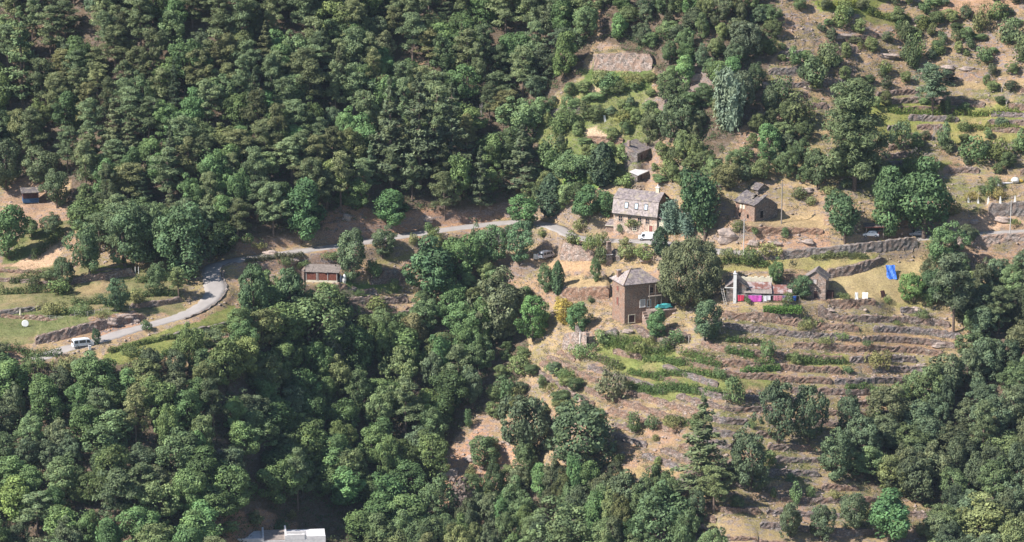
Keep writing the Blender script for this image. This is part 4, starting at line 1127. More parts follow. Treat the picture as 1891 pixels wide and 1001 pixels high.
# low vine and hedge rows on the terraces
for x0, y0, x1, y1, h, c in ((1120,645,1238,652,22,(.10,.15,.04)),(1340,652,1392,662,20,(.09,.16,.045)),(1395,678,1440,682,20,(.10,.17,.045)),(1370,690,1440,684,14,(.10,.18,.05)),(1210,698,1330,700,18,(.11,.17,.05)),
                          (1180,728,1330,732,18,(.10,.16,.05)),(1480,672,1560,672,14,(.10,.15,.045)),(1340,632,1400,634,14,(.09,.14,.045)),(1480,600,1520,604,14,(.10,.13,.05)),(1160,690,1230,700,16,(.11,.17,.05)),(1560,720,1620,724,14,(.09,.15,.045)),(1230,780,1290,785,20,(.09,.13,.045)),
                          (1110,632,1185,636,24,(.11,.16,.045)),(1240,672,1330,680,20,(.11,.17,.05)),(1150,716,1290,722,18,(.10,.165,.05)),(1255,655,1320,668,16,(.12,.16,.05)),(1100,664,1150,684,18,(.12,.155,.05)),(1190,668,1260,676,16,(.11,.17,.05)),(1450,664,1520,668,14,(.11,.15,.05)),(1640,205,1740,212,14,(.15,.21,.05)),(1760,212,1880,210,14,(.16,.21,.05)),(1770,238,1880,240,12,(.17,.20,.06)),(1640,318,1730,322,18,(.13,.20,.05)),(1520,18,1600,14,20,(.19,.21,.04)),(1600,28,1680,40,16,(.15,.19,.05)),(0,545,130,538,18,(.085,.125,.042)),(135,563,330,549,18,(.09,.13,.045)),(20,524,118,506,20,(.085,.12,.04)),(252,522,335,516,20,(.09,.135,.045)),(200,652,330,624,12,(.12,.16,.05)),(300,660,430,642,20,(.09,.14,.045)),(0,646,112,660,22,(.08,.125,.042)),(455,486,560,474,12,(.12,.12,.06)),(95,582,235,568,18,(.085,.13,.04)),(60,482,115,435,26,(.085,.125,.04)),(1330,492,1420,494,16,(.12,.17,.05)),(1500,480,1600,478,10,(.16,.18,.07))):
    a_ = ground(x0, y0); b2 = ground(x1, y1); L = np.linalg.norm(b2-a_); nn = max(3, int(L/1.1)); rng = np.random.default_rng(int(x0+y0))
    parts = []; hh = h*mpp(a_[1])
    for i in range(nn):
        p = a_ + (b2-a_)*(i+.5)/nn; p[2] = gz(p[0], p[1]); n = 230; u = rand_dirs(n, rng); u[:, 2] = np.abs(u[:, 2])
        P = p - a_ + u*np.array([1.0, .75, hh*rng.uniform(.7, 1.1)])*rng.uniform(.6, 1.05, (n, 1)) + rng.normal(0, .1, 3)
        parts.append((cards(P, u, .16, .6, rng, .5), rng.uniform(.85, 1.15)*rng.uniform(.75, 1.25, n)))
    o = link('leafy_hedge', crown_mesh('leafy_hedge', parts, rng), None, a_); o.color = (*c, 1)
    tag(o, f'low leafy green row along a terrace, {pct((x0+x1)/2, (y0+y1)/2 - h/2)}', 'hedge', 'leafy rows on the terraces')

# ---- ground plants nobody could count: undergrowth in the woods, grass and bramble in the open
def scatter(name, label, n, test, hgt, spread, colors, per=5, size=.16, asp=.5, seed=1):
    rng = np.random.default_rng(seed); XX = rng.uniform(-140, 140, n*6); YY = rng.uniform(612, 815, n*6); ZZ = G3.z(XX, YY)
    a, b = proj(XX, YY, ZZ); k = (a > -30) & (a < 1920) & (b > -10) & (b < 1030)
    i = np.clip(np.searchsorted(GX, XX), 0, len(GX)-1); j = np.clip(np.searchsorted(GY, YY), 0, len(GY)-1)
    k &= (ROADD[i, j] > 2.7)
    k &= test(a, b, i, j, rng)
    XX, YY, ZZ = XX[k][:n], YY[k][:n], ZZ[k][:n]; m = len(XX)
    cidx = rng.integers(0, len(colors), m); cc = np.array(colors)[cidx]*rng.uniform(.75, 1.25, (m, 1))
    hs = hgt*rng.uniform(.5, 1.3, m)
    base = np.stack([XX, YY, ZZ], 1)
    P = np.repeat(base, per, 0) + rng.normal(0, 1, (m*per, 3))*np.array([spread, spread, 0]); P[:, 2] += np.repeat(hs, per)*rng.uniform(.15, 1, m*per)
    Nn = np.tile([0, -.3, .7], (m*per, 1)) + rng.normal(0, .5, (m*per, 3))
    V = cards(P, Nn, size, asp, rng, .4); C4 = np.repeat(np.repeat(cc, per, 0)*rng.uniform(.8, 1.2, (m*per, 1)), 4, 0)
    o = link(name, np_mesh(name, V, np.arange(len(V)).reshape(-1, 4), {'cover': C4}, False, [M['tuft']]))
    tag(o, label, name.replace('_', ' '), kind='stuff'); return o
covg = cover[..., 1]/(cover[..., 0]+1e-6)
clump = fbm(X/3.5+7, Y/3.5, 3)
scatter('undergrowth', 'tangled undergrowth and saplings on the floor of the woods', 9000, lambda a, b, i, j, r: isF[i, j] & (covg[i, j] < .75) & (clump[i, j] > -.14), 1.1, .6,
        [(.08,.13,.05),(.10,.145,.055),(.075,.11,.05),(.11,.13,.06),(.11,.11,.065)], 20, .21, .55, 21)
scatter('green_grass', 'green grass and bramble growing on the terraces and gardens', 15000, lambda a, b, i, j, r: (covg[i, j] > .92) & (clump[i, j] > -.2), .38, .3,
        [(.13,.20,.05),(.11,.17,.05),(.17,.22,.07),(.21,.23,.09),(.10,.15,.045)], 7, .12, .4, 22)
scatter('dry_grass', 'dry straw-coloured grass tufts on the open slopes', 26000, lambda a, b, i, j, r: (~isF[i, j]) & (covg[i, j] < .92) & (clump[i, j] > -.12), .25, .3,
        [(.48,.38,.22),(.42,.30,.18),(.33,.27,.14),(.25,.24,.10),(.22,.16,.11)], 5, .12, .35, 23)
scatter('low_scrub', 'sparse heath and low scrub dotted over the dry slopes', 9000, lambda a, b, i, j, r: (~isF[i, j]) & (a > 960) & (clump[i, j] > -.06) & (rocky[i, j] > .2) & (r.random(len(a)) < np.where(b < 350, 1, .8)), .7, .4,
        [(.10,.125,.05),(.13,.14,.06),(.085,.11,.05),(.16,.15,.08)], 16, .13, .5, 24)
# rubble
def rubble(n, seed):
    rng = np.random.default_rng(seed); XX = rng.uniform(-140, 140, n*8); YY = rng.uniform(612, 815, n*8); ZZ = G3.z(XX, YY)
    a, b = proj(XX, YY, ZZ); i = np.clip(np.searchsorted(GX, XX), 0, len(GX)-1); j = np.clip(np.searchsorted(GY, YY), 0, len(GY)-1)
    k = (a > -30) & (a < 1920) & (b > -10) & (b < 1030) & (ROADD[i, j] > 3) & (~isF[i, j]) & (rocky[i, j] > .5) & (rng.random(len(a)) < rocky[i, j]**2)
    XX, YY, ZZ = XX[k][:n], YY[k][:n], ZZ[k][:n]; m = len(XX)
    oc = np.array([(1,0,0),(-1,0,0),(0,1,0),(0,-1,0),(0,0,1),(0,0,-1),(.6,.6,.5),(-.6,.6,.5),(.6,-.6,.5),(-.6,-.6,.5)], float)
    FT = np.array([(4,6,8),(4,7,6),(4,9,7),(4,8,9),(0,8,6),(2,6,7),(1,7,9),(3,9,8),(0,5,8),(8,5,3),(3,5,9),(9,5,1),(1,5,7),(7,5,2),(2,5,6),(6,5,0)])
    s = rng.uniform(.12, .34, (m, 1, 3))*np.array([1.2, 1, .7])*rng.choice([1, 1, 1, 1.8], (m, 1, 1))
    V = (oc[None]*rng.uniform(.75, 1.25, (m, 10, 1)))*s + np.stack([XX, YY, ZZ - .04], 1)[:, None]
    Fx = (FT[None] + (np.arange(m)*10)[:, None, None]).reshape(-1, 3)
    o = link('rubble', np_mesh('rubble', V.reshape(-1, 3), Fx, None, False, [M['rock']])); tag(o, 'loose schist rubble strewn over the bare slopes', 'rubble', kind='stuff')
rubble(5200, 31)
BOUL = [(200,600,4.5,1.6,1.5,'largest pale boulder of the rocky outcrop beside the road by the van'),(232,592,3.4,1.6,1.4,'right boulder of the rocky outcrop beside the road'),(170,612,2.6,1.3,1.9,'upright boulder at the left end of the roadside outcrop'),(250,596,2,1.2,1.2,'small boulder right of the roadside outcrop'),
 (1280,150,5,2,2.2,'large rock outcrop on the upper middle slope'),(1240,160,4,2,1.8,'dark rock left of the large upper outcrop'),(1410,160,3,1.6,1.4,'pale rock on the upper slope'),(1500,165,4,2,1.3,'flat rock on the rocky upper slope'),(1750,128,4,2,1.2,'slab of rock on the upper right slope'),
 (1555,70,5,2,1.3,'rock slab under the top yellow-green patch'),(1640,105,5,2,1.1,'long rock in the middle of the upper right slope'),(1785,130,4,1.6,1,'rock ledge on the upper right slope'),(1730,170,5,2,1.3,'rock band above the bright terraces'),(1490,355,4,1.8,1.4,'grey boulder right of the ruined house'),
 (1200,590,2,1.4,1,'boulder at the foot of the tower house'),(1160,615,2.4,1.2,.9,'stone lump below the tower house corner'),(1700,680,3,1.5,1,'grey rock on the right end of the terraces'),(1740,640,5,1.8,1.2,'long rock on the terrace edge at right'),(1760,690,3,1.5,1,'rock by the right-hand wood edge'),
 (830,880,5,2.5,2.2,'pale grey crag on the reddish scree'),(870,850,3,2,1.5,'rock on the upper part of the scree'),(920,880,3.4,2,1.2,'flat pale rock on the right of the scree'),(1390,455,3,1.5,1.3,'orange rock in the cutting under the ruin'),(1430,452,3.4,1.5,1.2,'rock in the middle of the cutting'),(1490,450,3,1.4,1.1,'rock at the right of the cutting'),
 (640,405,3,2,1.6,'rock on the bare orange bank'),(790,408,3.5,2,1.4,'rock at the right of the bare orange bank'),(500,470,4,1.6,1.2,'rock under the road left of the plank shed'),(540,486,3,1.6,1.4,'dark rock just left of the plank shed'),(1195,480,4,2.4,2.2,'big rounded rock behind the tower house'),(1345,440,5,2.5,3.4,'rocky knoll left of the ruined house'),(1265,455,4,1.8,2,'orange rock face below the feathery bushes'),
 (1530,575,3,1.4,.9,'rock below the gabled shed'),(1600,585,3,1.2,.8,'low rock on the upper terrace'),(1690,575,3,1.5,1.1,'dark rock ledge right of the upper terrace'),(1850,410,5,1.8,1.3,'pale rock ledge above the road at right'),(1800,412,3,1.5,1,'rock left of the pale ledge above the road')]
for px, py, a_, b2, c_, lab in BOUL:
    g_ = ground(px, py); o = MB().blob((0, 0, c_*.15), (a_*.5, b2*.5, c_*.6), px*7+py, .22, 3).build('boulder', M['rock'], None, False, g_ , (0, 0, R.uniform(-.3, .3)))
    tag(o, lab, 'boulder')

# ------------------------------------------------------------------ buildings
def thing(name, px, py, rz, label, cat, dz=0.0, group=None):
    g_ = ground(px, py); o = empty(name, (g_[0], g_[1], g_[2]+dz), rz); tag(o, label, cat, group); return o
def window(parent, x, z, w, h, face='front', y=0.0, frame='white', pane='pane', shutter=None, name='window'):
    """an opening on the wall face: raised surround, sill, and set-in pane"""
    def put(u0, u1, z0, z1, d0, d1):
        mb = MB()
        if face == 'front': mb.box(x+u0, x+u1, y+d0, y+d1, z+z0, z+z1)
        else: mb.box(y+d0, y+d1, x+u0, x+u1, z+z0, z+z1)
        return mb
    t = .14
    m = MB()
    for a in ((-w/2-t, -w/2, 0, h), (w/2, w/2+t, 0, h), (-w/2-t, w/2+t, h, h+t)):
        m2 = put(*a, -.10, .03); m._add(m2.v, m2.f)
    wdw = m.build(name, M[frame], parent)
    put(-w/2-.2, w/2+.2, -.14, 0, -.16, .03).build('sill', M[frame], wdw)
    put(-w/2, w/2, 0, h, -.04, .02).build('pane', M[shutter or pane], wdw)
    if not shutter:
        mm = put(-.035, .035, 0, h, -.07, -.02); mm2 = put(-w/2, w/2, h*.5-.03, h*.5+.03, -.065, -.02); mm._add(mm2.v, mm2.f); mm.build('glazing_bar', M[frame], wdw)
    return wdw
def wallblock(name, parent, poly, h0, h1, mt):
    """closed block over a ground polygon"""
    return MB().slab([(x, y, h1) for x, y in poly], h1-h0).build(name, M[mt], parent)

# --- mansard house
A = thing('mansard_house', 1213, 432, -math.radians(26), 'pale stone mansard-roofed house with three skylights above the parked white van', 'house')
L_, D_, EW = 11.8, 7.4, 4.3
wallblock('wall', A, [(-L_,0),(0,0),(0,D_),(-L_,D_)], -2, EW, 'render')
prof = [(-.45, EW-.15), (.55, EW+3.4), (3.7, EW+5.3), (6.85, EW+3.4), (7.85, EW-.15)]
gab = MB().prism([(0.02, EW), (.62, EW+3.25), (3.7, EW+5.1), (6.78, EW+3.25), (D_-.02, EW)], 'x', -.06, -.36).build('gable_wall', M['house_stone'], A)
MB().prism([(0.02, EW), (.62, EW+3.25), (3.7, EW+5.1), (6.78, EW+3.25), (D_-.02, EW)], 'x', -L_+.06, -L_+.36).build('gable_wall', M['house_stone'], A)
def strip(a, b, th=.16, x0=-L_-.25, x1=.28):
    n = np.array([-(b[1]-a[1]), b[0]-a[0]]); n = n/np.linalg.norm(n)*th
    if n[1] < 0: n = -n
    return MB().prism([a, b, (b[0]+n[0], b[1]+n[1]), (a[0]+n[0], a[1]+n[1])], 'x', x0, x1)
lowr = strip(prof[0], prof[1]).build('lower_roof', M['slate_pale'], A)
upr = strip((prof[1][0]-.18, prof[1][1]), prof[2], .16, -L_-.3, .33).build('upper_roof', M['slate'], A)
strip(prof[3], prof[4]).build('lower_roof', M['slate_pale'], A)
strip(prof[2], (prof[3][0]+.18, prof[3][1]), .16, -L_-.3, .33).build('upper_roof', M['slate'], A)
for sx in (-8.3, -5.6, -3.0):
    a = np.array(prof[0]); b = np.array(prof[1]); n = np.array([-(b[1]-a[1]), b[0]-a[0]]); n /= np.linalg.norm(n); 
    if n[1] < 0: n = -n
    def ring(t0, t1, o0, o1, hw, nm, mt, par):
        p = lambda t, o: tuple(a + (b-a)*t + n*o)
        q = [p(t0, o0), p(t1, o0), p(t1, o1), p(t0, o1)]
        return MB().prism(q, 'x', sx-hw, sx+hw).build(nm, M[mt], par)
    sk_ = ring(.40, .83, .10, .24, .50, 'skylight', 'trim', A)
    ring(.44, .79, .12, .27, .38, 'pane', 'skyglass', sk_)
for sx, w_ in ((-9.9, 1.0), (-7.4, .9), (-4.7, 1.0), (-2.6, .9)): window(A, sx, 2.2, w_, 1.35, 'front', 0, 'render')
window(A, -1.6, -.1, 1.0, 2.0, 'front', 0, 'cream', 'pane', 'shutter', 'door')
window(A, -6.0, .2, .9, 1.0, 'front', 0, 'cream')
ch = MB().box(-1.9, -1.0, 3.3, 4.1, EW+4.6, EW+6.5).build('chimney', M['cream'], A)
MB().box(-2.0, -.9, 3.2, 4.2, EW+6.5, EW+6.65).build('cap', M['concrete'], ch)
MB().tube((-1.45, 3.7, EW+6.65), (-1.45, 3.7, EW+7.3), .15, .12, 8).build('chimney_pot', M['white'], ch)
wallblock('side_annex', A, [(.02,.3),(1.7,.3),(1.7,6.0),(.02,6.0)], -2, 3.3, 'cream')
MB().slab([(-.05, -.15, 4.75), (2.15, -.15, 3.25), (2.15, 6.5, 3.25), (-.05, 6.5, 4.75)], .16).build('annex_roof', M['slate'], A)
MB().box(.12, .24, -.04, .28, -.2, 3.2).build('drainpipe', M['trim'], A)
MB().box(-L_-.1, .3, -.62, -.47, EW-.35, EW-.2).build('gutter', M['trim'], A)

# lean-to at its left end
B = thing('stone_outhouse', 1138, 428, -math.radians(20), 'small slate-roofed stone outhouse at the left end of the mansard house', 'outhouse')
wallblock('wall', B, [(-2.6,0),(0,0),(0,2.6),(-2.6,2.6)], -1, 1.5, 'house_stone')
MB().slab([(-2.9,-.3,1.45),(.3,-.3,1.45),(.2,2.8,3.2),(-2.0,2.8,3.2)], .15).build('roof', M['slate'], B)
MB().box(-2.9,.3,-.42,-.3,1.3,1.42).build('eave_board', M['cream'], B)

# --- tower house
T_ = thing('tower_house', 1153, 601, math.radians(22), 'tall brown stone tower house with hipped slate roof', 'house')
Wd, Ln, Ht = 7.2, 8.8, 10.1
wallblock('wall', T_, [(0,0),(Ln,0),(Ln,Wd),(0,Wd)], -2, Ht, 'house_stone')
o_ = .55; z0, z1 = Ht-.12, Ht+2.6
e = [(-o_,-o_,z0),(Ln+o_,-o_,z0),(Ln+o_,Wd+o_,z0),(-o_,Wd+o_,z0)]; r1, r2 = (3.1, Wd/2, z1), (Ln-3.1, Wd/2, z1)
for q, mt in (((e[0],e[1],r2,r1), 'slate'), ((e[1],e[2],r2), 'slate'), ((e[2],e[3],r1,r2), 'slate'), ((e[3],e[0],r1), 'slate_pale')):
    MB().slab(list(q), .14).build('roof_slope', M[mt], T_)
MB().tube(tuple(np.array(r1)+(0,0,.03)), tuple(np.array(r2)+(0,0,.03)), .14, .14, 6).build('ridge', M['slate_dark'], T_)
MB().tube(tuple(np.array(e[0])+(0,0,.03)), tuple(np.array(r1)+(0,0,.03)), .1, .1, 6).build('hip_ridge', M['schist_warm'], T_)
ch = MB().box(.3, 1.2, 4.6, 5.6, Ht-.2, Ht+2.2).build('chimney', M['house_stone'], T_); MB().box(.2, 1.3, 4.5, 5.7, Ht+2.2, Ht+2.35).build('cap', M['slate_pale'], ch)
for z_, h_ in ((7.6, 1.1), (4.1, 1.9)): window(T_, 4.0, z_, .85, h_, 'side', 0, 'house_stone', shutter='shutter')
window(T_, 4.7, 4.1, 1.15, 1.7, 'front', 0, 'white', shutter='paleshutter')
window(T_, 1.9, .5, 1.5, 1.8, 'front', 0, 'cream', shutter='dark_plank', name='door')
window(T_, 6.4, 4.0, .8, 1.6, 'front', 0, 'white', shutter='dark', name='door')
window(T_, 6.9, 7.2, 1.0, 1.5, 'front', 0, 'house_stone', 'dark')
MB().box(6.0, 9.3, -1.1, 0.0, 6.6, 6.75).build('balcony_floor', M['wood'], T_)
for x_ in (6.05, 7.6, 9.2): MB().box(x_-.06, x_+.06, -1.08, -.96, 3.3, 9.6).build('balcony_post', M['wood'], T_)
MB().box(6.0, 9.3, -1.06, -1.0, 7.5, 7.6).build('balcony_rail', M['wood'], T_)
wallblock('side_wing', T_, [(Ln+.02,.6),(Ln+3.0,.6),(Ln+3.0,Wd-.4),(Ln+.02,Wd-.4)], -1, 7.4, 'house_stone')
MB().slab([(Ln-.0,.2,8.3),(Ln+3.4,.2,7.2),(Ln+3.4,Wd,7.2),(Ln,Wd,8.3)], .14).build('wing_roof', M['slate_dark'], T_)
# raised yard in front with turquoise cover
TY = thing('stone_yard_platform', 1153, 601, math.radians(22), 'raised stone yard in front of the right half of the tower house', 'platform')
wallblock('yard_wall', TY, [(5.6,-3.0),(12.4,-3.0),(12.4,-.03),(5.6,-.03)], -2.5, 3.5, 'schist')
MB().blob((9.0,-1.5,3.46), (3.4,1.4,.12), 3, .1, 2).build('yard_floor', M['rock'], TY)
for k in range(5): MB().box(4.6, 5.58, -2.9+k*.56, -2.36+k*.56, -1.5, 2.9-.5*(4-k)).build('step', M['pale_stone'], TY)
gp = TY.location; ca_, sa_ = math.cos(math.radians(22)), math.sin(math.radians(22))
cv = empty('turquoise_cover', (gp.x+9.6*ca_+1.6*sa_, gp.y+9.6*sa_-1.6*ca_, gp.z+3.6), math.radians(22)); tag(cv, 'turquoise garden cover over a table in front of the tower house', 'cover')
rng = np.random.default_rng(2)
nu, nv = 16, 7; V = []
for i in range(nu):
    for j in range(nv):
        u, v = i/(nu-1)*2-1, j/(nv-1)*2-1; ed = max(abs(u), abs(v))
        V.append((u*2.1*(1+.05*rng.normal()), v*.75, 1.05 - .75*sstep(.72, 1, ed) + .10*math.sin(5*u+2*v) + .05*rng.normal()))
me = bpy.data.meshes.new('canopy'); me.from_pydata(V, [], [(i*nv+j, (i+1)*nv+j, (i+1)*nv+j+1, i*nv+j+1) for i in range(nu-1) for j in range(nv-1)]); me.materials.append(M['turq'])
o = link('canopy', me, cv); sm = o.modifiers.new('s', 'SOLIDIFY'); sm.thickness = .04
for x_ in (-1.6, 1.6):
    for y_ in (-.5, .5): MB().tube((x_, y_, -.1), (x_, y_, .95), .05, .05, 6).build('leg', M['wood'], cv)

# --- ruined stone house
C_ = thing('ruined_house', 1393, 411, math.radians(42), 'ruined stone house with a broken sagging slate roof', 'house')
LX, LY, HZ = 8.2, 6.4, 4.5
wallblock('wall', C_, [(0,0),(.6,0),(.6,LY),(0,LY)], -2, HZ-.1, 'house_stone')
MB().prism([(.6,-2),(LX,-2),(LX,3.2),(6.2,4.6),(4.1,5.6),(2.2,5.1),(.6,HZ-.1)], 'y', 0, .55).build('gable_wall', M['schist_grey'], C_)
MB().prism([(.6,-2),(LX,-2),(LX,HZ-.5),(4.1,6.2),(.6,HZ-.1)], 'y', LY-.55, LY).build('gable_wall', M['schist_grey'], C_)
wallblock('back_wall', C_, [(LX-.55,.55),(LX,.55),(LX,LY-.55),(LX-.55,LY-.55)], -2, 3.4, 'schist')
rr_ = random.Random(8)
def broken_roof(parent, x0, z0, x1, z1, y0, y1, n, mt, hole=None):
    nx_ = 5; V = []
    for i in range(n+1):
        for j in range(nx_):
            t = j/(nx_-1); y = y0+(y1-y0)*i/n
            V.append((x0+(x1-x0)*t + rr_.uniform(-.08,.08), y+rr_.uniform(-.08,.08), z0+(z1-z0)*t - .5*math.sin(math.pi*i/n)*t + rr_.uniform(-.07,.07)))
    F = [(i*nx_+j, i*nx_+j+1, (i+1)*nx_+j+1, (i+1)*nx_+j) for i in range(n) for j in range(nx_-1) if not (hole and hole(i, j))]
    me = bpy.data.meshes.new('roof'); me.from_pydata(V, [], F); me.materials.append(M[mt]); o = link('roof_slope', me, parent)
    s = o.modifiers.new('s', 'SOLIDIFY'); s.thickness = .18; s.offset = -1; return o
broken_roof(C_, -.55, HZ-.15, 4.1, HZ+1.9, -.5, LY+.4, 9, 'slate_dark', lambda i, j: (2 <= i <= 4 and j == 3) or (i == 3 and j == 2))
broken_roof(C_, LX+.5, 3.2, 4.1, HZ+1.85, 2.6, LY+.4, 5, 'slate_dark', lambda i, j: i < 2 and j > 1)
for y_ in (.8, 2.0, 3.3, 4.6): MB().tube((-.3, y_, HZ-.1), (4.1, y_, HZ+1.45), .09, .08, 5).build('rafter', M['wood'], C_)
for y_, z_ in ((3.6, 2.7), (4.6, 2.7), (2.2, .6), (4.9, .6)): MB().box(-.07, .05, y_-.3, y_+.3, z_, z_+.95).build('window_opening', M['cream' if z_ > 2 else 'dark'], C_)
MB().box(2.1, 3.0, -.05, .08, .7, 2.4).build('doorway', M['dark'], C_)
C2 = thing('roofless_hut', 1400, 362, math.radians(40), 'small stone hut with a slate roof right behind the ruined house', 'hut')
wallblock('wall', C2, [(0,0),(3.4,0),(3.4,3.0),(0,3.0)], -2.5, 1.6, 'schist_grey')
MB().prism([(0,1.6),(3.4,1.6),(1.7,2.6)], 'y', .02, 2.98).build('gable_wall', M['pale_stone'], C2)
MB().slab([(-.4,-.3,1.45),(1.7,-.3,2.75),(1.7,3.3,2.75),(-.4,3.3,1.45)], .14).build('roof_slope', M['slate_dark'], C2)
MB().slab([(1.7,-.3,2.75),(3.8,-.3,1.45),(3.8,3.3,1.45),(1.7,3.3,2.75)], .14).build('roof_slope', M['slate_dark'], C2)

# --- gabled stone shed
S_ = thing('gabled_shed', 1524, 555, -math.radians(15), 'tall narrow grey stone shed with a pointed gable beside the laundry', 'shed')
wallblock('wall', S_, [(-5.0,0),(0,0),(0,4.6),(-5.0,4.6)], -1.5, 5.3, 'pale_stone')
MB().prism([(-5.0,5.3),(0,5.3),(-2.5,7.0)], 'y', .01, 4.59).build('gable_wall', M['pale_stone'], S_)
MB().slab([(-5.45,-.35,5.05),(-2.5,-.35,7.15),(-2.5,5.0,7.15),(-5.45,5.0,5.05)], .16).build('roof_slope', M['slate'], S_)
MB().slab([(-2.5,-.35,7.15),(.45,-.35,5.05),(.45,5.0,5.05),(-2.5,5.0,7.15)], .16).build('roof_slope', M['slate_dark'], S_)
window(S_, -2.6, 3.9, .8, 1.1, 'front', 0, 'pale_stone', shutter='paleshutter')
window(S_, -2.3, .0, .9, 2.1, 'front', 0, 'pale_stone', shutter='dark_plank', name='door')
MB().box(.02, 1.6, 1.2, 3.0, -.5, 1.8).build('side_bin', M['dark_plank'], S_)

# --- long low house with rusty roofs
E_ = thing('long_low_house', 1342, 558, -math.radians(4), 'low whitewashed house with tall white chimney left of the rusty roofs', 'house')
wallblock('wall', E_, [(0,0),(4.6,0),(4.6,5.0),(0,5.0)], -1, 3.9, 'schist_grey')
MB().prism([(0,3.9),(4.6,3.9),(2.3,5.6)], 'y', .01, 4.99).build('gable_wall', M['schist'], E_)
MB().box(-.03, -.001, .2, 4.8, -.5, 3.3).build('limewash', M['white'], E_)
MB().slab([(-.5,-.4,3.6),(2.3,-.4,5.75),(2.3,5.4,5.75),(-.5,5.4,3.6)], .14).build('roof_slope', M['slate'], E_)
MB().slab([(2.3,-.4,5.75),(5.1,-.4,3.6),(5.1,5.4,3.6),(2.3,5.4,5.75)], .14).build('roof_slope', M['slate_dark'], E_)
MB().box(-.55, 2.35, -.47, -.41, 3.5, 3.7).build('verge_board', M['white'], E_)
ch = MB().box(1.5, 2.25, -.7, -.02, -.5, 7.0).build('chimney', M['white'], E_); MB().box(1.4, 2.35, -.8, .08, 7.0, 7.15).build('cap', M['concrete'], ch); MB().tube((1.87,-.35,7.15),(1.87,-.35,7.7),.28,.2,8).build('chimney_pot', M['white'], ch)
window(E_, 3.4, .4, .9, 1.3, 'front', 0, 'cream', 'dark')
ld = thing('ladder', 1341, 560, .1, 'pale wooden ladder leaning on the low house', 'ladder')
for x_ in (-.25, .25): MB().tube((x_-.3, -.9, -.1), (x_-1.0, .35, 3.6), .06, .05, 5).build('rail', M['palepole'], ld)
for k in range(8): MB().tube((-.55-.09*k, -.75+.155*k, .4+.42*k-.07), (-.05-.09*k, -.75+.155*k, .4+.42*k-.07), .035, .035, 5).build('rung', M['palepole'], ld)
def corrugated(parent, x0, x1, y0, y1, z0, z1, mt, nsheet=5, name='roof_sheet'):
    w_ = (x1-x0)/nsheet
    for k in range(nsheet):
        n = 14; V = []; a = x0+k*w_; dz = rr_.uniform(-.02, .05); sk = rr_.uniform(-.12, .12)
        for i in range(n+1):
            x = a - .04 + (w_+.08)*i/n; z = .045*math.sin(i*math.pi/1.5)
            V += [(x, y0+sk, z0+z+dz), (x, y1+sk*.3, z1+z+dz)]
        me = bpy.data.meshes.new(name); me.from_pydata(V, [], [(2*i, 2*i+2, 2*i+3, 2*i+1) for i in range(n)]); me.materials.append(M[mt if not callable(mt) else mt(k)])
        o = link(name, me, parent); s = o.modifiers.new('s', 'SOLIDIFY'); s.thickness = .025
K1 = thing('rusty_roofed_shed', 1376, 557, -math.radians(4), 'shed with red rusty corrugated roof behind the magenta sheet', 'shed')
wallblock('wall', K1, [(0,0),(6.0,0),(6.0,4.6),(0,4.6)], -1, 2.15, 'schist_grey')
corrugated(K1, -.3, 6.3, -.5, 1.2, 2.15, 2.75, 'sheet', 5); corrugated(K1, -.2, 6.2, 1.1, 4.8, 2.80, 3.65, 'rust', 6)
MB().prism([(0,2.1),(4.6,2.1),(4.6,3.5)], 'x', .02, .3).build('gable_wall', M['schist'], K1); MB().prism([(0,2.1),(4.6,2.1),(4.6,3.5)], 'x', 5.7, 5.98).build('gable_wall', M['schist'], K1)
window(K1, 2.6, .1, 2.0, 1.6, 'front', 0, 'white', shutter='paleshutter', name='door')
wallblock('back_wall', K1, [(-1.0,5.0),(6.4,5.0),(6.4,5.5),(-1.0,5.5)], -1, 4.6, 'cream')
for k in range(5): MB().box(-.9+k*1.5, -.1+k*1.5, 5.02, 5.48, 4.6, 4.6+rr_.uniform(.1, .4)).build('wall_stub', M['cream'], K1)
K2 = thing('brick_lean_to', 1412, 556, -math.radians(3), 'lower brick lean-to with rusty corrugated roof right of the rusty shed', 'shed')
wallblock('wall', K2, [(0,0),(6.2,0),(6.2,3.2),(0,3.2)], -1, 1.75, 'schist_warm')
corrugated(K2, -.3, 6.5, -.5, 3.4, 1.9, 3.1, 'rust', 6)
window(K2, 1.4, 0, .9, 1.5, 'front', 0, 'white', shutter='dark_plank', name='door'); window(K2, 3.2, .5, .9, .8, 'front', 0, 'cream', 'dark')
MB().slab([(4.0,-.05,1.2),(6.1,-.05,1.4),(6.1,-.04,0.0),(4.0,-.04,0)], .02).build('plaster_patch', M['pink'], K2)

# --- small huts above the mansard house
for px, py, Lh, Wh, hh, rz, lab, mt in ((1177,301,7.0,3.6,2.6,62,'small stone hut with grey slate roof in the upper gardens','slate'),(1177,337,6.0,1.8,2.0,62,'tiny lean-to with pale slab roof above the mansard house','concrete')):
    h_ = thing('stone_hut', px, py, math.radians(rz), lab, 'hut')
    wallblock('wall', h_, [(0,0),(Lh,0),(Lh,Wh),(0,Wh)], -2.5, hh, 'schist_grey')
    MB().slab([(-.3,-.4,hh-.05),(Lh+.3,-.4,hh-.05),(Lh+.3,Wh+.3,hh+(2.0 if Wh > 3 else .7)),(-.3,Wh+.3,hh+(2.0 if Wh > 3 else .7))], .16).build('roof', M[mt], h_)
    MB().prism([(.1,hh-.1),(Wh-.1,hh-.1),(Wh-.1,hh+(1.55 if Wh > 3 else .45))], 'x', .05, Lh-.05).build('gable_wall', M['pale_stone'], h_)
    MB().box(Lh*.3, Lh*.3+.8, -.05, .03, .2, 1.7).build('door', M['dark_plank'], h_)
ch = MB().box(.2,.9,2.4,3.1,4.0,5.4).build('chimney', M['pale_stone'], bpy.data.objects['stone_hut'])

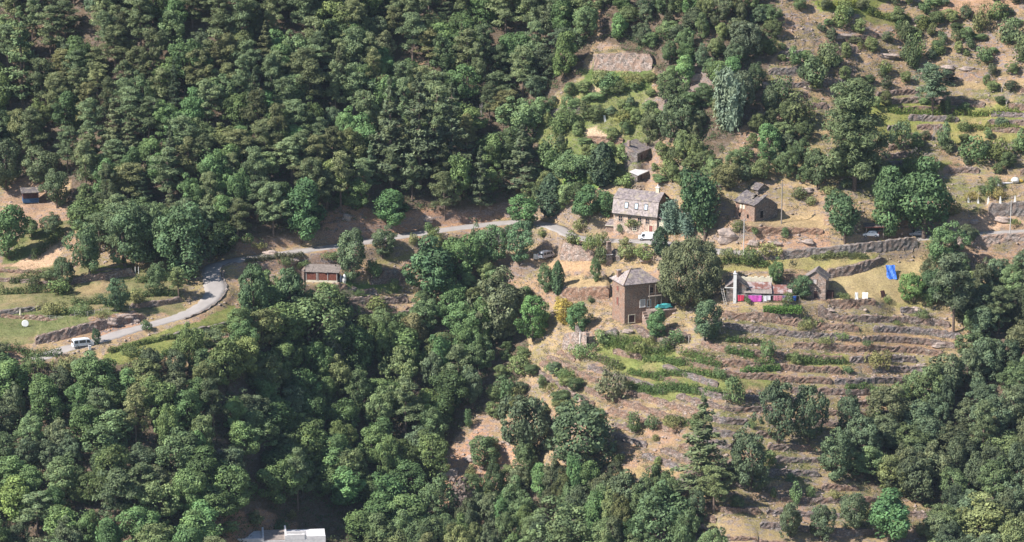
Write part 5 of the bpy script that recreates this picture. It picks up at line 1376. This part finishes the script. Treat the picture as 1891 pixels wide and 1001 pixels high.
# --- plank shed
P_ = thing('plank_shed', 623, 524, -math.radians(7), 'red-brown plank shed on a white base with a sheet-metal roof', 'shed')
wallblock('base_wall', P_, [(-7.9,0),(0,0),(0,3.6),(-7.9,3.6)], -1.5, .65, 'cream')
wallblock('frame_wall', P_, [(-7.85,.06),(-.05,.06),(-.05,3.55),(-7.85,3.55)], .65, 2.55, 'dark_plank')
for k in range(16):
    a = -7.85+k*.4875
    MB().box(a+.01, a+.475, -.02+rr_.uniform(0,.03), .055, .67, 2.5).build('plank', M['plank'], P_)
for x_ in (-7.8, -5.2, -4.85, -2.4, -.1): MB().box(x_-.06, x_+.06, -.1, -.03, .6, 2.55).build('post', M['palepole'], P_)
corrugated(P_, -8.4, .5, -.32, 4.0, 2.72, 3.75, 'sheet', 9)
wallblock('side_wall', P_, [(-8.9,-.2),(-8.3,-.2),(-8.3,3.6),(-8.9,3.6)], -1.5, 3.2, 'pale_stone')
wb_ = thing('wrapped_bundle', 636, 523, 0, 'tall white wrapped bundle right beside the plank shed', 'bundle')
MB().blob((0,0,.9),(.55,.5,1.25),5,.14,2).build('sheet', M['white'], wb_); MB().blob((-.9,.4,.8),(.28,.28,1.2),6,.12,2).build('side_roll', M['whitecloth'], wb_)
MB().tube((0,0,.55),(0,0,.62),.58,.58,10).build('strap', M['wood'], wb_)

# --- brown hut with blue skirting, far left
H_ = thing('brown_hut', 43, 378, math.radians(14), 'dark brown wooden hut with blue lower walls at the far left', 'hut')
wallblock('lower_wall', H_, [(0,0),(4.0,0),(4.0,3.4),(0,3.4)], .35, 1.5, 'bluebase'); wallblock('upper_wall', H_, [(.03,.03),(3.97,.03),(3.97,3.37),(.03,3.37)], 1.5, 3.0, 'dark_plank')
for k in range(9): MB().box(.05+k*.44, .44+k*.44, -.03, .02, 1.55, 2.95).build('board', M['dark_plank'], H_)
MB().slab([(-.4,-.5,3.1),(4.5,-.5,3.1),(4.5,3.8,3.6),(-.4,3.8,3.6)], .14).build('roof', M['slate_dark'], H_)
for x_ in (.1, 2.0, 3.9): MB().box(x_-.1, x_+.1, .1, .3, -1.0, .35).build('leg', M['wood'], H_)

# --- square stone block left below the tower
Q_ = thing('stone_enclosure', 1083, 648, math.radians(24), 'square stone ruin with a white post below the yellow bush', 'ruin')
wallblock('front_wall', Q_, [(-.0,0),(2.4,0),(2.4,.6),(0,.6)], -1.5, 3.4, 'pale_stone')
MB().prism([(0,-1.5),(6.5,-1.5),(6.5,4.6),(3.8,3.5),(0,3.5)], 'x', .02, .6).build('side_wall', M['schist_grey'], Q_)
Q2 = stone_wall('stone_wall', [tuple(ground(x, 646)) for x in np.linspace(1038, 1084, 10)], [ground(x, 646)[2]+4.1 for x in np.linspace(1038, 1084, 10)], 'tall stone wall forming the left face of the square ruin', 'pale_stone')
def post(px, py, h, r, label, matn='palepole', name='post', cat='post', group=None, arm=False):
    g_ = ground(px, py); o = empty(name, g_); tag(o, label, cat, group)
    MB().tube((0,0,-.4),(0,0,h),r,r*.75,8).build('shaft', M[matn], o)
    if arm:
        MB().box(-.6,.6,-.05,.05,h-.6,h-.48).build('crossarm', M['pole'], o)
        for x_ in (-.5, 0, .5): MB().tube((x_,0,h-.48),(x_,0,h-.28),.05,.04,6).build('insulator', M['white'], o)
    else: MB().tube((0,0,h),(0,0,h+.06),r*.9,r*.3,8).build('cap', M[matn], o)
    return o
post(1071,647,4.4,.13,'white post standing against the square stone ruin','white')
post(1443,414,10.2,.16,'tall grey utility pole in the dry meadow right of the ruin','pole','utility_pole','utility pole',None,True)
post(1373,478,10.0,.14,'pale utility pole left of the long stone wall','palepole','utility_pole','utility pole',None,True)
post(1865,434,8.2,.13,'pale utility pole at the right edge above the road','palepole','utility_pole','utility pole',None,True)
post(1272,634,1.6,.09,'short pale post on the terrace left of the lone grey-green tree')
post(250,505,1.6,.10,'left one of two white posts on the left garden terrace','white'); post(256,505,1.6,.10,'right one of two white posts on the left garden terrace','white')
post(1099,497,1.5,.07,'thin post beside the small tree left of the tower house')
for i, px in enumerate((1788,1806,1825,1847,1874)):
    g_ = ground(px, 374+i*.6); o = empty('white_post', g_); tag(o, ['first','second','third','fourth','fifth'][i] + ' white tapered post from the left in the row above the grey wall', 'post', 'row of white posts')
    MB().hexa([(-.3,-.3,-.4),(.3,-.3,-.4),(.3,.3,-.4),(-.3,.3,-.4)],[(-.1,-.1,1.5),(.1,-.1,1.5),(.1,.1,1.5),(-.1,.1,1.5)]).build('shaft', M['white'], o)
    MB().box(-.14,.14,-.14,.14,1.5,1.58).build('cap', M['concrete'], o)
# gate pillar
G_ = thing('gate_pillar', 1124, 486, .3, 'broken stone gate pillar left of the parked white van', 'pillar')
MB().hexa([(-.9,-.8,-1),(.9,-.8,-1),(.9,.8,-1),(-.9,.8,-1)],[(-.7,-.6,2.2),(.7,-.6,2.2),(.7,.6,2.2),(-.7,.6,2.2)]).build('base', M['pale_stone'], G_)
MB().box(-.85,.85,-.75,.75,2.2,2.35).build('ledge', M['concrete'], G_); MB().hexa([(-.65,-.55,2.35),(.65,-.55,2.35),(.65,.55,2.35),(-.65,.55,2.35)],[(-.5,-.4,5.2),(.5,-.4,5.2),(.4,.4,5.6),(-.5,.4,5.4)]).build('shaft', M['schist'], G_)
MB().box(-.55,.55,-.5,.5,5.4,5.52).build('cap', M['pale_stone'], G_)

# --- white concrete building at the bottom edge
W_ = empty('concrete_building', ground(492, 1046), .10); tag(W_, 'white flat-roofed concrete building cut by the bottom edge', 'building')
topz = CAMZ + raydir(545, 990)[2]/raydir(545, 990)[1]*W_.location.y - W_.location.z
wallblock('wall', W_, [(-9.5,0),(13.2,0),(13.2,7),(-9.5,7)], -6, topz-1.1, 'concrete')
MB().box(-9.5,-.8,-.02,.3,topz-1.1,topz-.5).build('parapet', M['concrete'], W_); MB().box(-.8,-.4,-.02,7,topz-1.1,topz-.3).build('parapet', M['concrete'], W_)
MB().box(4.2,4.6,-.02,7,topz-1.1,topz).build('parapet', M['concrete'], W_); MB().box(4.6,8.6,-.02,.3,topz-1.1,topz+.1).build('parapet', M['concrete'], W_)
MB().box(4.6,9.0,.3,.6,topz-1.1,topz+.75).build('parapet', M['concrete'], W_); MB().box(9.0,13.2,-.02,.3,topz-1.1,topz-.35).build('parapet', M['concrete'], W_)
MB().box(-.4,4.2,.1,6.9,topz-1.1,topz-.95).build('terrace_floor', M['sheet'], W_)
for x_ in (-6, -3, 6.5, 10.5): window(W_, x_, topz-4.2, 1.4, 1.4, 'front', 0, 'white')

# ------------------------------------------------------------------ vehicles
def vehicle(name, px, py, rz, label, paint, L=4.9, Wv=1.85, Hv=1.95, kind='van', dz=0, panel=False):
    o = thing(name, px, py, rz, label, 'van' if kind == 'van' else 'car', dz)
    if kind == 'van': prof = [(-L/2,.42),(-L/2-.02,1.1),(-L/2+.12,Hv-.12),(-L/2+.45,Hv),(L*.14,Hv),(L*.30,Hv-.14),(L*.42,1.12),(L*.49,.92),(L*.5,.42)]
    else: prof = [(-L/2,.4),(-L/2,.85),(-L/2+.35,1.0),(-L/2+.8,Hv-.05),(-L*.05,Hv),(L*.12,Hv-.08),(L*.26,.98),(L*.46,.82),(L*.5,.4)]
    # body lofted across the width with tumblehome above the waist
    sec = []
    for f, inset in ((-1, .06), (-.94, 0), (-.5, 0), (0, 0), (.5, 0), (.94, 0), (1, .06)):
        sec.append([(x*(1-inset*.25), f*Wv/2*(1 if z < 1.05 else 1-.13*(z-1.05)/(Hv-1.05)), z if abs(f) < 1 else .42+(z-.42)*(1-inset)) for x, z in prof])
    n = len(prof); V = [p for s_ in sec for p in s_]; F = []
    for a in range(len(sec)-1):
        for i in range(n): F.append((a*n+i, a*n+(i+1) % n, (a+1)*n+(i+1) % n, (a+1)*n+i))
    F += [tuple(range(n)), tuple((len(sec)-1)*n+i for i in range(n-1, -1, -1))]
    MB()._add(V, F).build('body', M[paint], o)
    zz0, zz1 = (1.12, Hv-.22)
    tum = lambda z: Wv/2*(1-.13*(z-1.05)/(Hv-1.05))
    spans = [(-L*.43,-L*.26),(-L*.20,L*.10),(L*.15,L*.33)] if kind == 'van' else [(-L*.28,-L*.02),(L*.02,L*.19)]
    if panel: spans = spans[-1:]
    for s_ in (-1, 1):
        for q, (a, b) in enumerate(spans):
            last = q == len(spans)-1
            b1 = b-.30 if last else b
            y0, y1 = s_*(tum(zz0)+.012), s_*(tum(zz1)+.012); yi = s_*.06
            MB().hexa([(a,y0-yi,zz0),(b,y0-yi,zz0),(b,y0,zz0),(a,y0,zz0)],[(a,y1-yi,zz1),(b1,y1-yi,zz1),(b1,y1,zz1),(a,y1,zz1)]).build('side_window', M['pane'], o)
        for x_ in (-L*.31, L*.31):
            wh = MB().tube((x_, s_*(Wv/2-.18), .33), (x_, s_*(Wv/2+.02), .33), .33, .33, 16).build('wheel', M['tyre'], o)
            MB().tube((x_, s_*(Wv/2+.02), .33), (x_, s_*(Wv/2+.04), .33), .2, .18, 12).build('rim', M['rim'], wh)
        MB().box(L*.46, L*.502, s_*Wv*.36-.15, s_*Wv*.36+.15, .68, .84).build('headlight', M['lamp_w'], o)
        MB().box(-L*.506, -L*.49, s_*Wv*.43-.07, s_*Wv*.43+.07, .85, 1.25).build('tail_light', M['lamp_r'], o)
        MB().box(L*.24, L*.28, s_*(Wv/2+.02), s_*(Wv/2+.2), 1.05, 1.25).build('mirror', M['trim'], o)
    i_ = 5 if kind == 'van' else 5
    (xa, za), (xb, zb) = prof[5], prof[6]
    MB().hexa([(xb+.01,-Wv*.42,zb+.06),(xb+.03,-Wv*.42,zb+.06),(xb+.03,Wv*.42,zb+.06),(xb+.01,Wv*.42,zb+.06)],[(xa+.01,-Wv*.38,za-.03),(xa+.03,-Wv*.38,za-.03),(xa+.03,Wv*.38,za-.03),(xa+.01,Wv*.38,za-.03)]).build('windscreen', M['pane'], o)
    xr = -L/2; MB().box(xr-.03 if kind == 'van' else xr+.28, xr+.06 if kind == 'van' else xr+.5, -Wv*.38, Wv*.38, zz0, zz1-.12).build('rear_window', M['pane'], o)
    MB().box(-L*.515, -L*.47, -Wv*.47, Wv*.47, .36, .56).build('bumper', M[paint], o); MB().box(L*.47, L*.515, -Wv*.47, Wv*.47, .36, .56).build('bumper', M['trim'], o)
    return o
vehicle('white_van', 153, 641, math.radians(24), 'white passenger van driving up the road at the left', 'carwhite', 5.0, 1.9, 2.0, dz=.1)
vehicle('parked_van', 1196, 444, math.radians(176), 'white van parked in front of the mansard house', 'carwhite', 4.7, 1.85, 1.9, dz=.1, panel=True)
vehicle('parked_van', 1009, 477, math.radians(48), 'grey van parked below the road hairpin', 'cargrey', 4.2, 1.8, 1.9, dz=.05)
vehicle('parked_car', 1608, 441, math.radians(170), 'white car parked under the carport by the upper road', 'carwhite', 3.9, 1.7, 1.5, 'car', .05)
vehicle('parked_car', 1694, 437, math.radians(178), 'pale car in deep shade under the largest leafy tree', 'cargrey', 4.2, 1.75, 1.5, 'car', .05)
tk = thing('water_tank', 990, 479, .2, 'white cube tank beside the grey van below the hairpin', 'tank')
MB().box(-.6,.6,-.5,.5,.12,1.25).build('tank', M['white'], tk); MB().box(-.65,.65,-.55,.55,0,.12).build('pallet', M['wood'], tk); MB().tube((0,0,1.25),(0,0,1.33),.16,.16,10).build('cap', M['trim'], tk)
for x_ in (-.62,.62):
    for y_ in (-.52,.52): MB().tube((x_,y_,.1),(x_,y_,1.25),.025,.025,5).build('cage_bar', M['rim'], tk)
cp = thing('carport', 1600, 444, .05, 'dark carport with a small red-edged roof over the white car', 'carport')
for x_ in (0, 4.2):
    for y_ in (.3, 4.2): MB().box(x_-.1,x_+.1,y_-.1,y_+.1,-.3,2.7).build('post', M['wood'], cp)
MB().slab([(-.4,-.2,2.75),(4.7,-.2,2.75),(4.7,4.8,3.0),(-.4,4.8,3.0)], .1).build('roof', M['slate_dark'], cp); MB().box(-.4,4.7,-.28,-.21,2.6,2.8).build('fascia', M['shutter'], cp)
mbx = thing('white_box', 166, 647, .3, 'small white utility box at the road edge under the white van', 'box'); MB().box(-.3,.3,-.2,.2,-.2,.9).build('cabinet', M['white'], mbx); MB().box(-.34,.34,-.24,.24,.9,.97).build('lid', M['concrete'], mbx)

# ------------------------------------------------------------------ washing lines and cloths
z_y = ground(1400, 559)
wlp = [ground(px, 561) for px in (1361, 1410, 1442, 1476)]
wl_o = empty('washing_line', wlp[0]); tag(wl_o, 'washing line on thin posts in front of the rusty sheds', 'washing line')
for p in wlp:
    d = p - wlp[0]; MB().tube((d[0], d[1], d[2]-.3), (d[0], d[1], d[2]+2.05), .05, .04, 6).build('post', M['pole'], wl_o)
for a, b in zip(wlp[:-1], wlp[1:]):
    da, db = a-wlp[0], b-wlp[0]; MB().tube((da[0],da[1],da[2]+1.95),(db[0],db[1],db[2]+1.95),.015,.015,4).build('line', M['white'], wl_o)
def cloth(px0, px1, drop, matn, label, seed, ztop=1.93):
    a, b = ground(px0, 561), ground(px1, 561); zr = np.interp([(px0+px1)/2], [1361,1410,1442,1476], [p[2] for p in wlp])[0]
    w_ = b[0]-a[0]; nu, nv = 14, 8; rg = random.Random(seed); ph = rg.uniform(0, 6); V = []
    for i in range(nu):
        for j in range(nv):
            u, v = i/(nu-1), j/(nv-1)
            V.append((u*w_, .07*math.sin(u*w_*4+ph)*v + .03*math.sin(u*19+ph), -drop*v*(1+.06*math.sin(u*5+ph)) - .05*math.sin(math.pi*u)*(1-v)))
    me = bpy.data.meshes.new('cloth'); me.from_pydata(V, [], [(i*nv+j, i*nv+j+1, (i+1)*nv+j+1, (i+1)*nv+j) for i in range(nu-1) for j in range(nv-1)]); me.materials.append(M[matn])
    o = link('hanging_cloth', me, None, (a[0], a[1]-.02, zr+ztop)); s = o.modifiers.new('s', 'SOLIDIFY'); s.thickness = .02; tag(o, label, 'laundry', 'laundry on the washing line')
cloth(1362,1375,1.5,'red','bright red cloth at the left end of the washing line',1)
cloth(1381.5,1407,1.55,'magenta','large magenta sheet on the washing line',2)
cloth(1409,1416,1.4,'whitecloth','white cloth right of the magenta sheet',3)
cloth(1417,1423,1.1,'whitecloth','second white cloth right of the magenta sheet',4)
cloth(1428,1437,1.25,'pink','pale red and pink cloth in the middle of the washing line',5)
cloth(1438,1443.5,1.2,'pink','narrow pink cloth right of the wider pink one',6)
cloth(1444.5,1452,1.05,'violet','dark violet cloth between the pink and the white cloths',7)
cloth(1454,1462,1.15,'whitecloth','white cloth left of the blue one on the line',8)
cloth(1463,1470,1.2,'bluecloth','bright blue cloth at the right end of the washing line',9)

# pergola with vine
pg = thing('vine_pergola', 1411, 586, -.03, 'wooden pergola thickly covered in green vine below the laundry', 'pergola')
pw, pd = 8.6, 2.4
for x_ in (0, 2.9, 5.8, 8.6):
    for y_ in (0, pd): MB().tube((x_,y_-.2*(y_==0),-.6),(x_,y_,2.1),.06,.05,6).build('post', M['pole'], pg)
for x_ in np.linspace(0, pw, 8): MB().box(x_-.04,x_+.04,-.2,pd+.2,2.1,2.2).build('beam', M['pole'], pg)
rng = np.random.default_rng(9); n = 2600; P = np.stack([rng.uniform(-.3, pw+.3, n), rng.uniform(-.5, pd+.3, n), 2.25+rng.normal(0,.18,n)], 1)
fr_ = rng.random(n) < .45; P[fr_, 1] = -.35 + rng.normal(0,.16,fr_.sum()); P[fr_, 2] = rng.uniform(.9, 2.3, fr_.sum())
o = link('vine', crown_mesh('vine', [(cards(P, np.tile([0,-.4,.8],(n,1)).astype(float), .17, .7, rng, .5), rng.uniform(.7,1.25,n))], rng), pg); o.color = (.10,.19,.04,1)

# ------------------------------------------------------------------ odds and ends
def sheet(name, px, py, w_, h_, matn, label, cat, lean=.5, rz=0.0, seed=1, amp=.12):
    g_ = ground(px, py); rg = random.Random(seed); nu, nv = 10, 10; V = []
    for i in range(nu):
        for j in range(nv):
            u, v = i/(nu-1)-.5, j/(nv-1)
            V.append((u*w_*(1-.15*rg.random()*v), lean*v*h_ + amp*math.sin(u*9+v*5), v*h_ + amp*rg.uniform(-.5,.5)+.05))
    me = bpy.data.meshes.new(name); me.from_pydata(V, [], [(i*nv+j, (i+1)*nv+j, (i+1)*nv+j+1, i*nv+j+1) for i in range(nu-1) for j in range(nv-1)]); me.materials.append(M[matn])
    o = link(name, me, None, g_, (0,0,rz)); s = o.modifiers.new('s', 'SOLIDIFY'); s.thickness = .04; tag(o, label, cat); return o
sheet('blue_tarpaulin', 1647, 517, 2.4, 3.0, 'bluetarp', 'bright blue tarpaulin draped over a heap below the curved wall', 'tarpaulin', .7, .1, 3, .16)
sheet('white_sheet', 1582, 556, .8, 1.9, 'white', 'narrow white board leaning left of the wider one on the dry terrace', 'board', .25, .1, 4, .05)
sheet('white_sheet', 1597, 558, 1.4, 1.9, 'white', 'wider white board leaning on the dry terrace right of the shed', 'board', .35, -.2, 5, .06)
sheet('dark_board', 1632, 550, 1.3, 1.6, 'dark_plank', 'dark slanted board on the dry terrace left of the bright bush', 'board', .4, .5, 6, .04)
sheet('white_slab', 1118, 226, .6, 1.7, 'white', 'white slab standing in the upper gardens', 'slab', .3, .5, 7, .03)
dg = thing('white_dish', 47, 604, .3, 'round white dish leaning on the grass at the left edge', 'dish')
MB().tube((0,0,.85),(.0,-.12,.9),.85,.75,18).build('bowl', M['white'], dg); MB().tube((0,.1,-.2),(0,.02,.8),.05,.05,6).build('foot', M['rim'], dg)
um = thing('folded_parasol', 38, 588, 0, 'folded cream garden parasol beside the white dish', 'parasol')
MB().tube((0,0,-.3),(0,0,2.6),.04,.03,6).build('pole', M['wood'], um); MB().tube((0,0,.9),(0,0,2.5),.3,.05,10).build('canopy', M['yellow' if False else 'cream'], um)
t2 = thing('grey_drum', 787, 582, 0, 'small pale drum below the dark leafy tree in the middle', 'drum')
MB().tube((0,0,0),(0,0,1.3),.6,.6,14).build('body', M['white'], t2); MB().tube((0,0,1.3),(0,0,1.4),.62,.5,14).build('lid', M['concrete'], t2)
cb = thing('covered_boat', 1874, 339, .2, 'white covered shape at the right edge above the white posts', 'cover')
MB().blob((0,0,.7),(1.1,.8,.8),4,.1,2).build('cover', M['white'], cb); MB().box(-3.4,-.6,-.3,.3,.0,.25).build('plank', M['concrete'], cb); MB().blob((1.6,.2,.4),(.7,.5,.45),8,.1,2).build('side_bag', M['yellow'], cb)
wp = thing('white_stub', 1843, 344, 0, 'short white stub left of the white covered shape', 'post'); MB().hexa([(-.35,-.3,-.3),(.35,-.3,-.3),(.35,.3,-.3),(-.35,.3,-.3)],[(-.2,-.2,1),(.2,-.2,1),(.2,.2,1),(-.2,.2,1)]).build('shaft', M['white'], wp)
MB().box(-.24,.24,-.24,.24,1,1.08).build('cap', M['concrete'], wp)
# garden fences
def fence(pts, h, label, nposts):
    P = np.array([ground(*p) for p in pts]); d = np.concatenate([[0], np.cumsum(np.linalg.norm(np.diff(P, axis=0), axis=1))]); s = np.linspace(0, d[-1], nposts)
    Q = np.stack([np.interp(s, d, P[:, k]) for k in range(3)], 1)
    for q in Q: q[2] = gz(q[0], q[1])
    o = empty('wire_fence', Q[0]); tag(o, label, 'fence')
    for q in Q: r = q-Q[0]; MB().tube((r[0],r[1],r[2]-.3),(r[0],r[1],r[2]+h),.045,.04,5).build('post', M['palepole'], o)
    for z_ in (.35, .7, 1.0):
        mb = MB()
        for a, b in zip(Q[:-1]-Q[0], Q[1:]-Q[0]): mb.tube((a[0],a[1],a[2]+h*z_),(b[0],b[1],b[2]+h*z_),.015,.015,4,False)
        mb.build('wire', M['rim'], o)
fence([(352,632),(395,628),(430,622)], 1.2, 'wire garden fence below the shaded road bend', 10)
fence([(440,662),(490,658)], 1.2, 'short wire fence left of the lower wood clearing', 6)
fence([(80,592),(160,586),(240,574)], 1.3, 'light wire fence along the left lawn', 14)
fence([(1240,618),(1330,614)], .9, 'thin wire fence on the terrace edge by the lone tree', 7)
# ------------------------------------------------------------------ thin summer haze in the valley air
zlo = float(Z3.min()) - 1.5; zhi = max(float(Z3.max()) + 22, CAMZ + 6)
hz = MB().box(GX[0]-4, GX[-1]+4, -30, GY[-1]+4, zlo, zhi).build('haze', None)
hm = bpy.data.materials.new('haze'); hm.use_nodes = True; hn = hm.node_tree
for n in list(hn.nodes):
    if n.type != 'OUTPUT_MATERIAL': hn.nodes.remove(n)
pv = hn.nodes.new('ShaderNodeVolumePrincipled'); pv.inputs['Color'].default_value = (.62, .78, 1.0, 1); pv.inputs['Density'].default_value = .000035; pv.inputs['Anisotropy'].default_value = .0
hn.links.new(pv.outputs[0], hn.nodes['Material Output'].inputs['Volume'])
hz.data.materials.append(hm); tag(hz, 'thin bluish summer haze in the valley air', 'haze', kind='stuff')
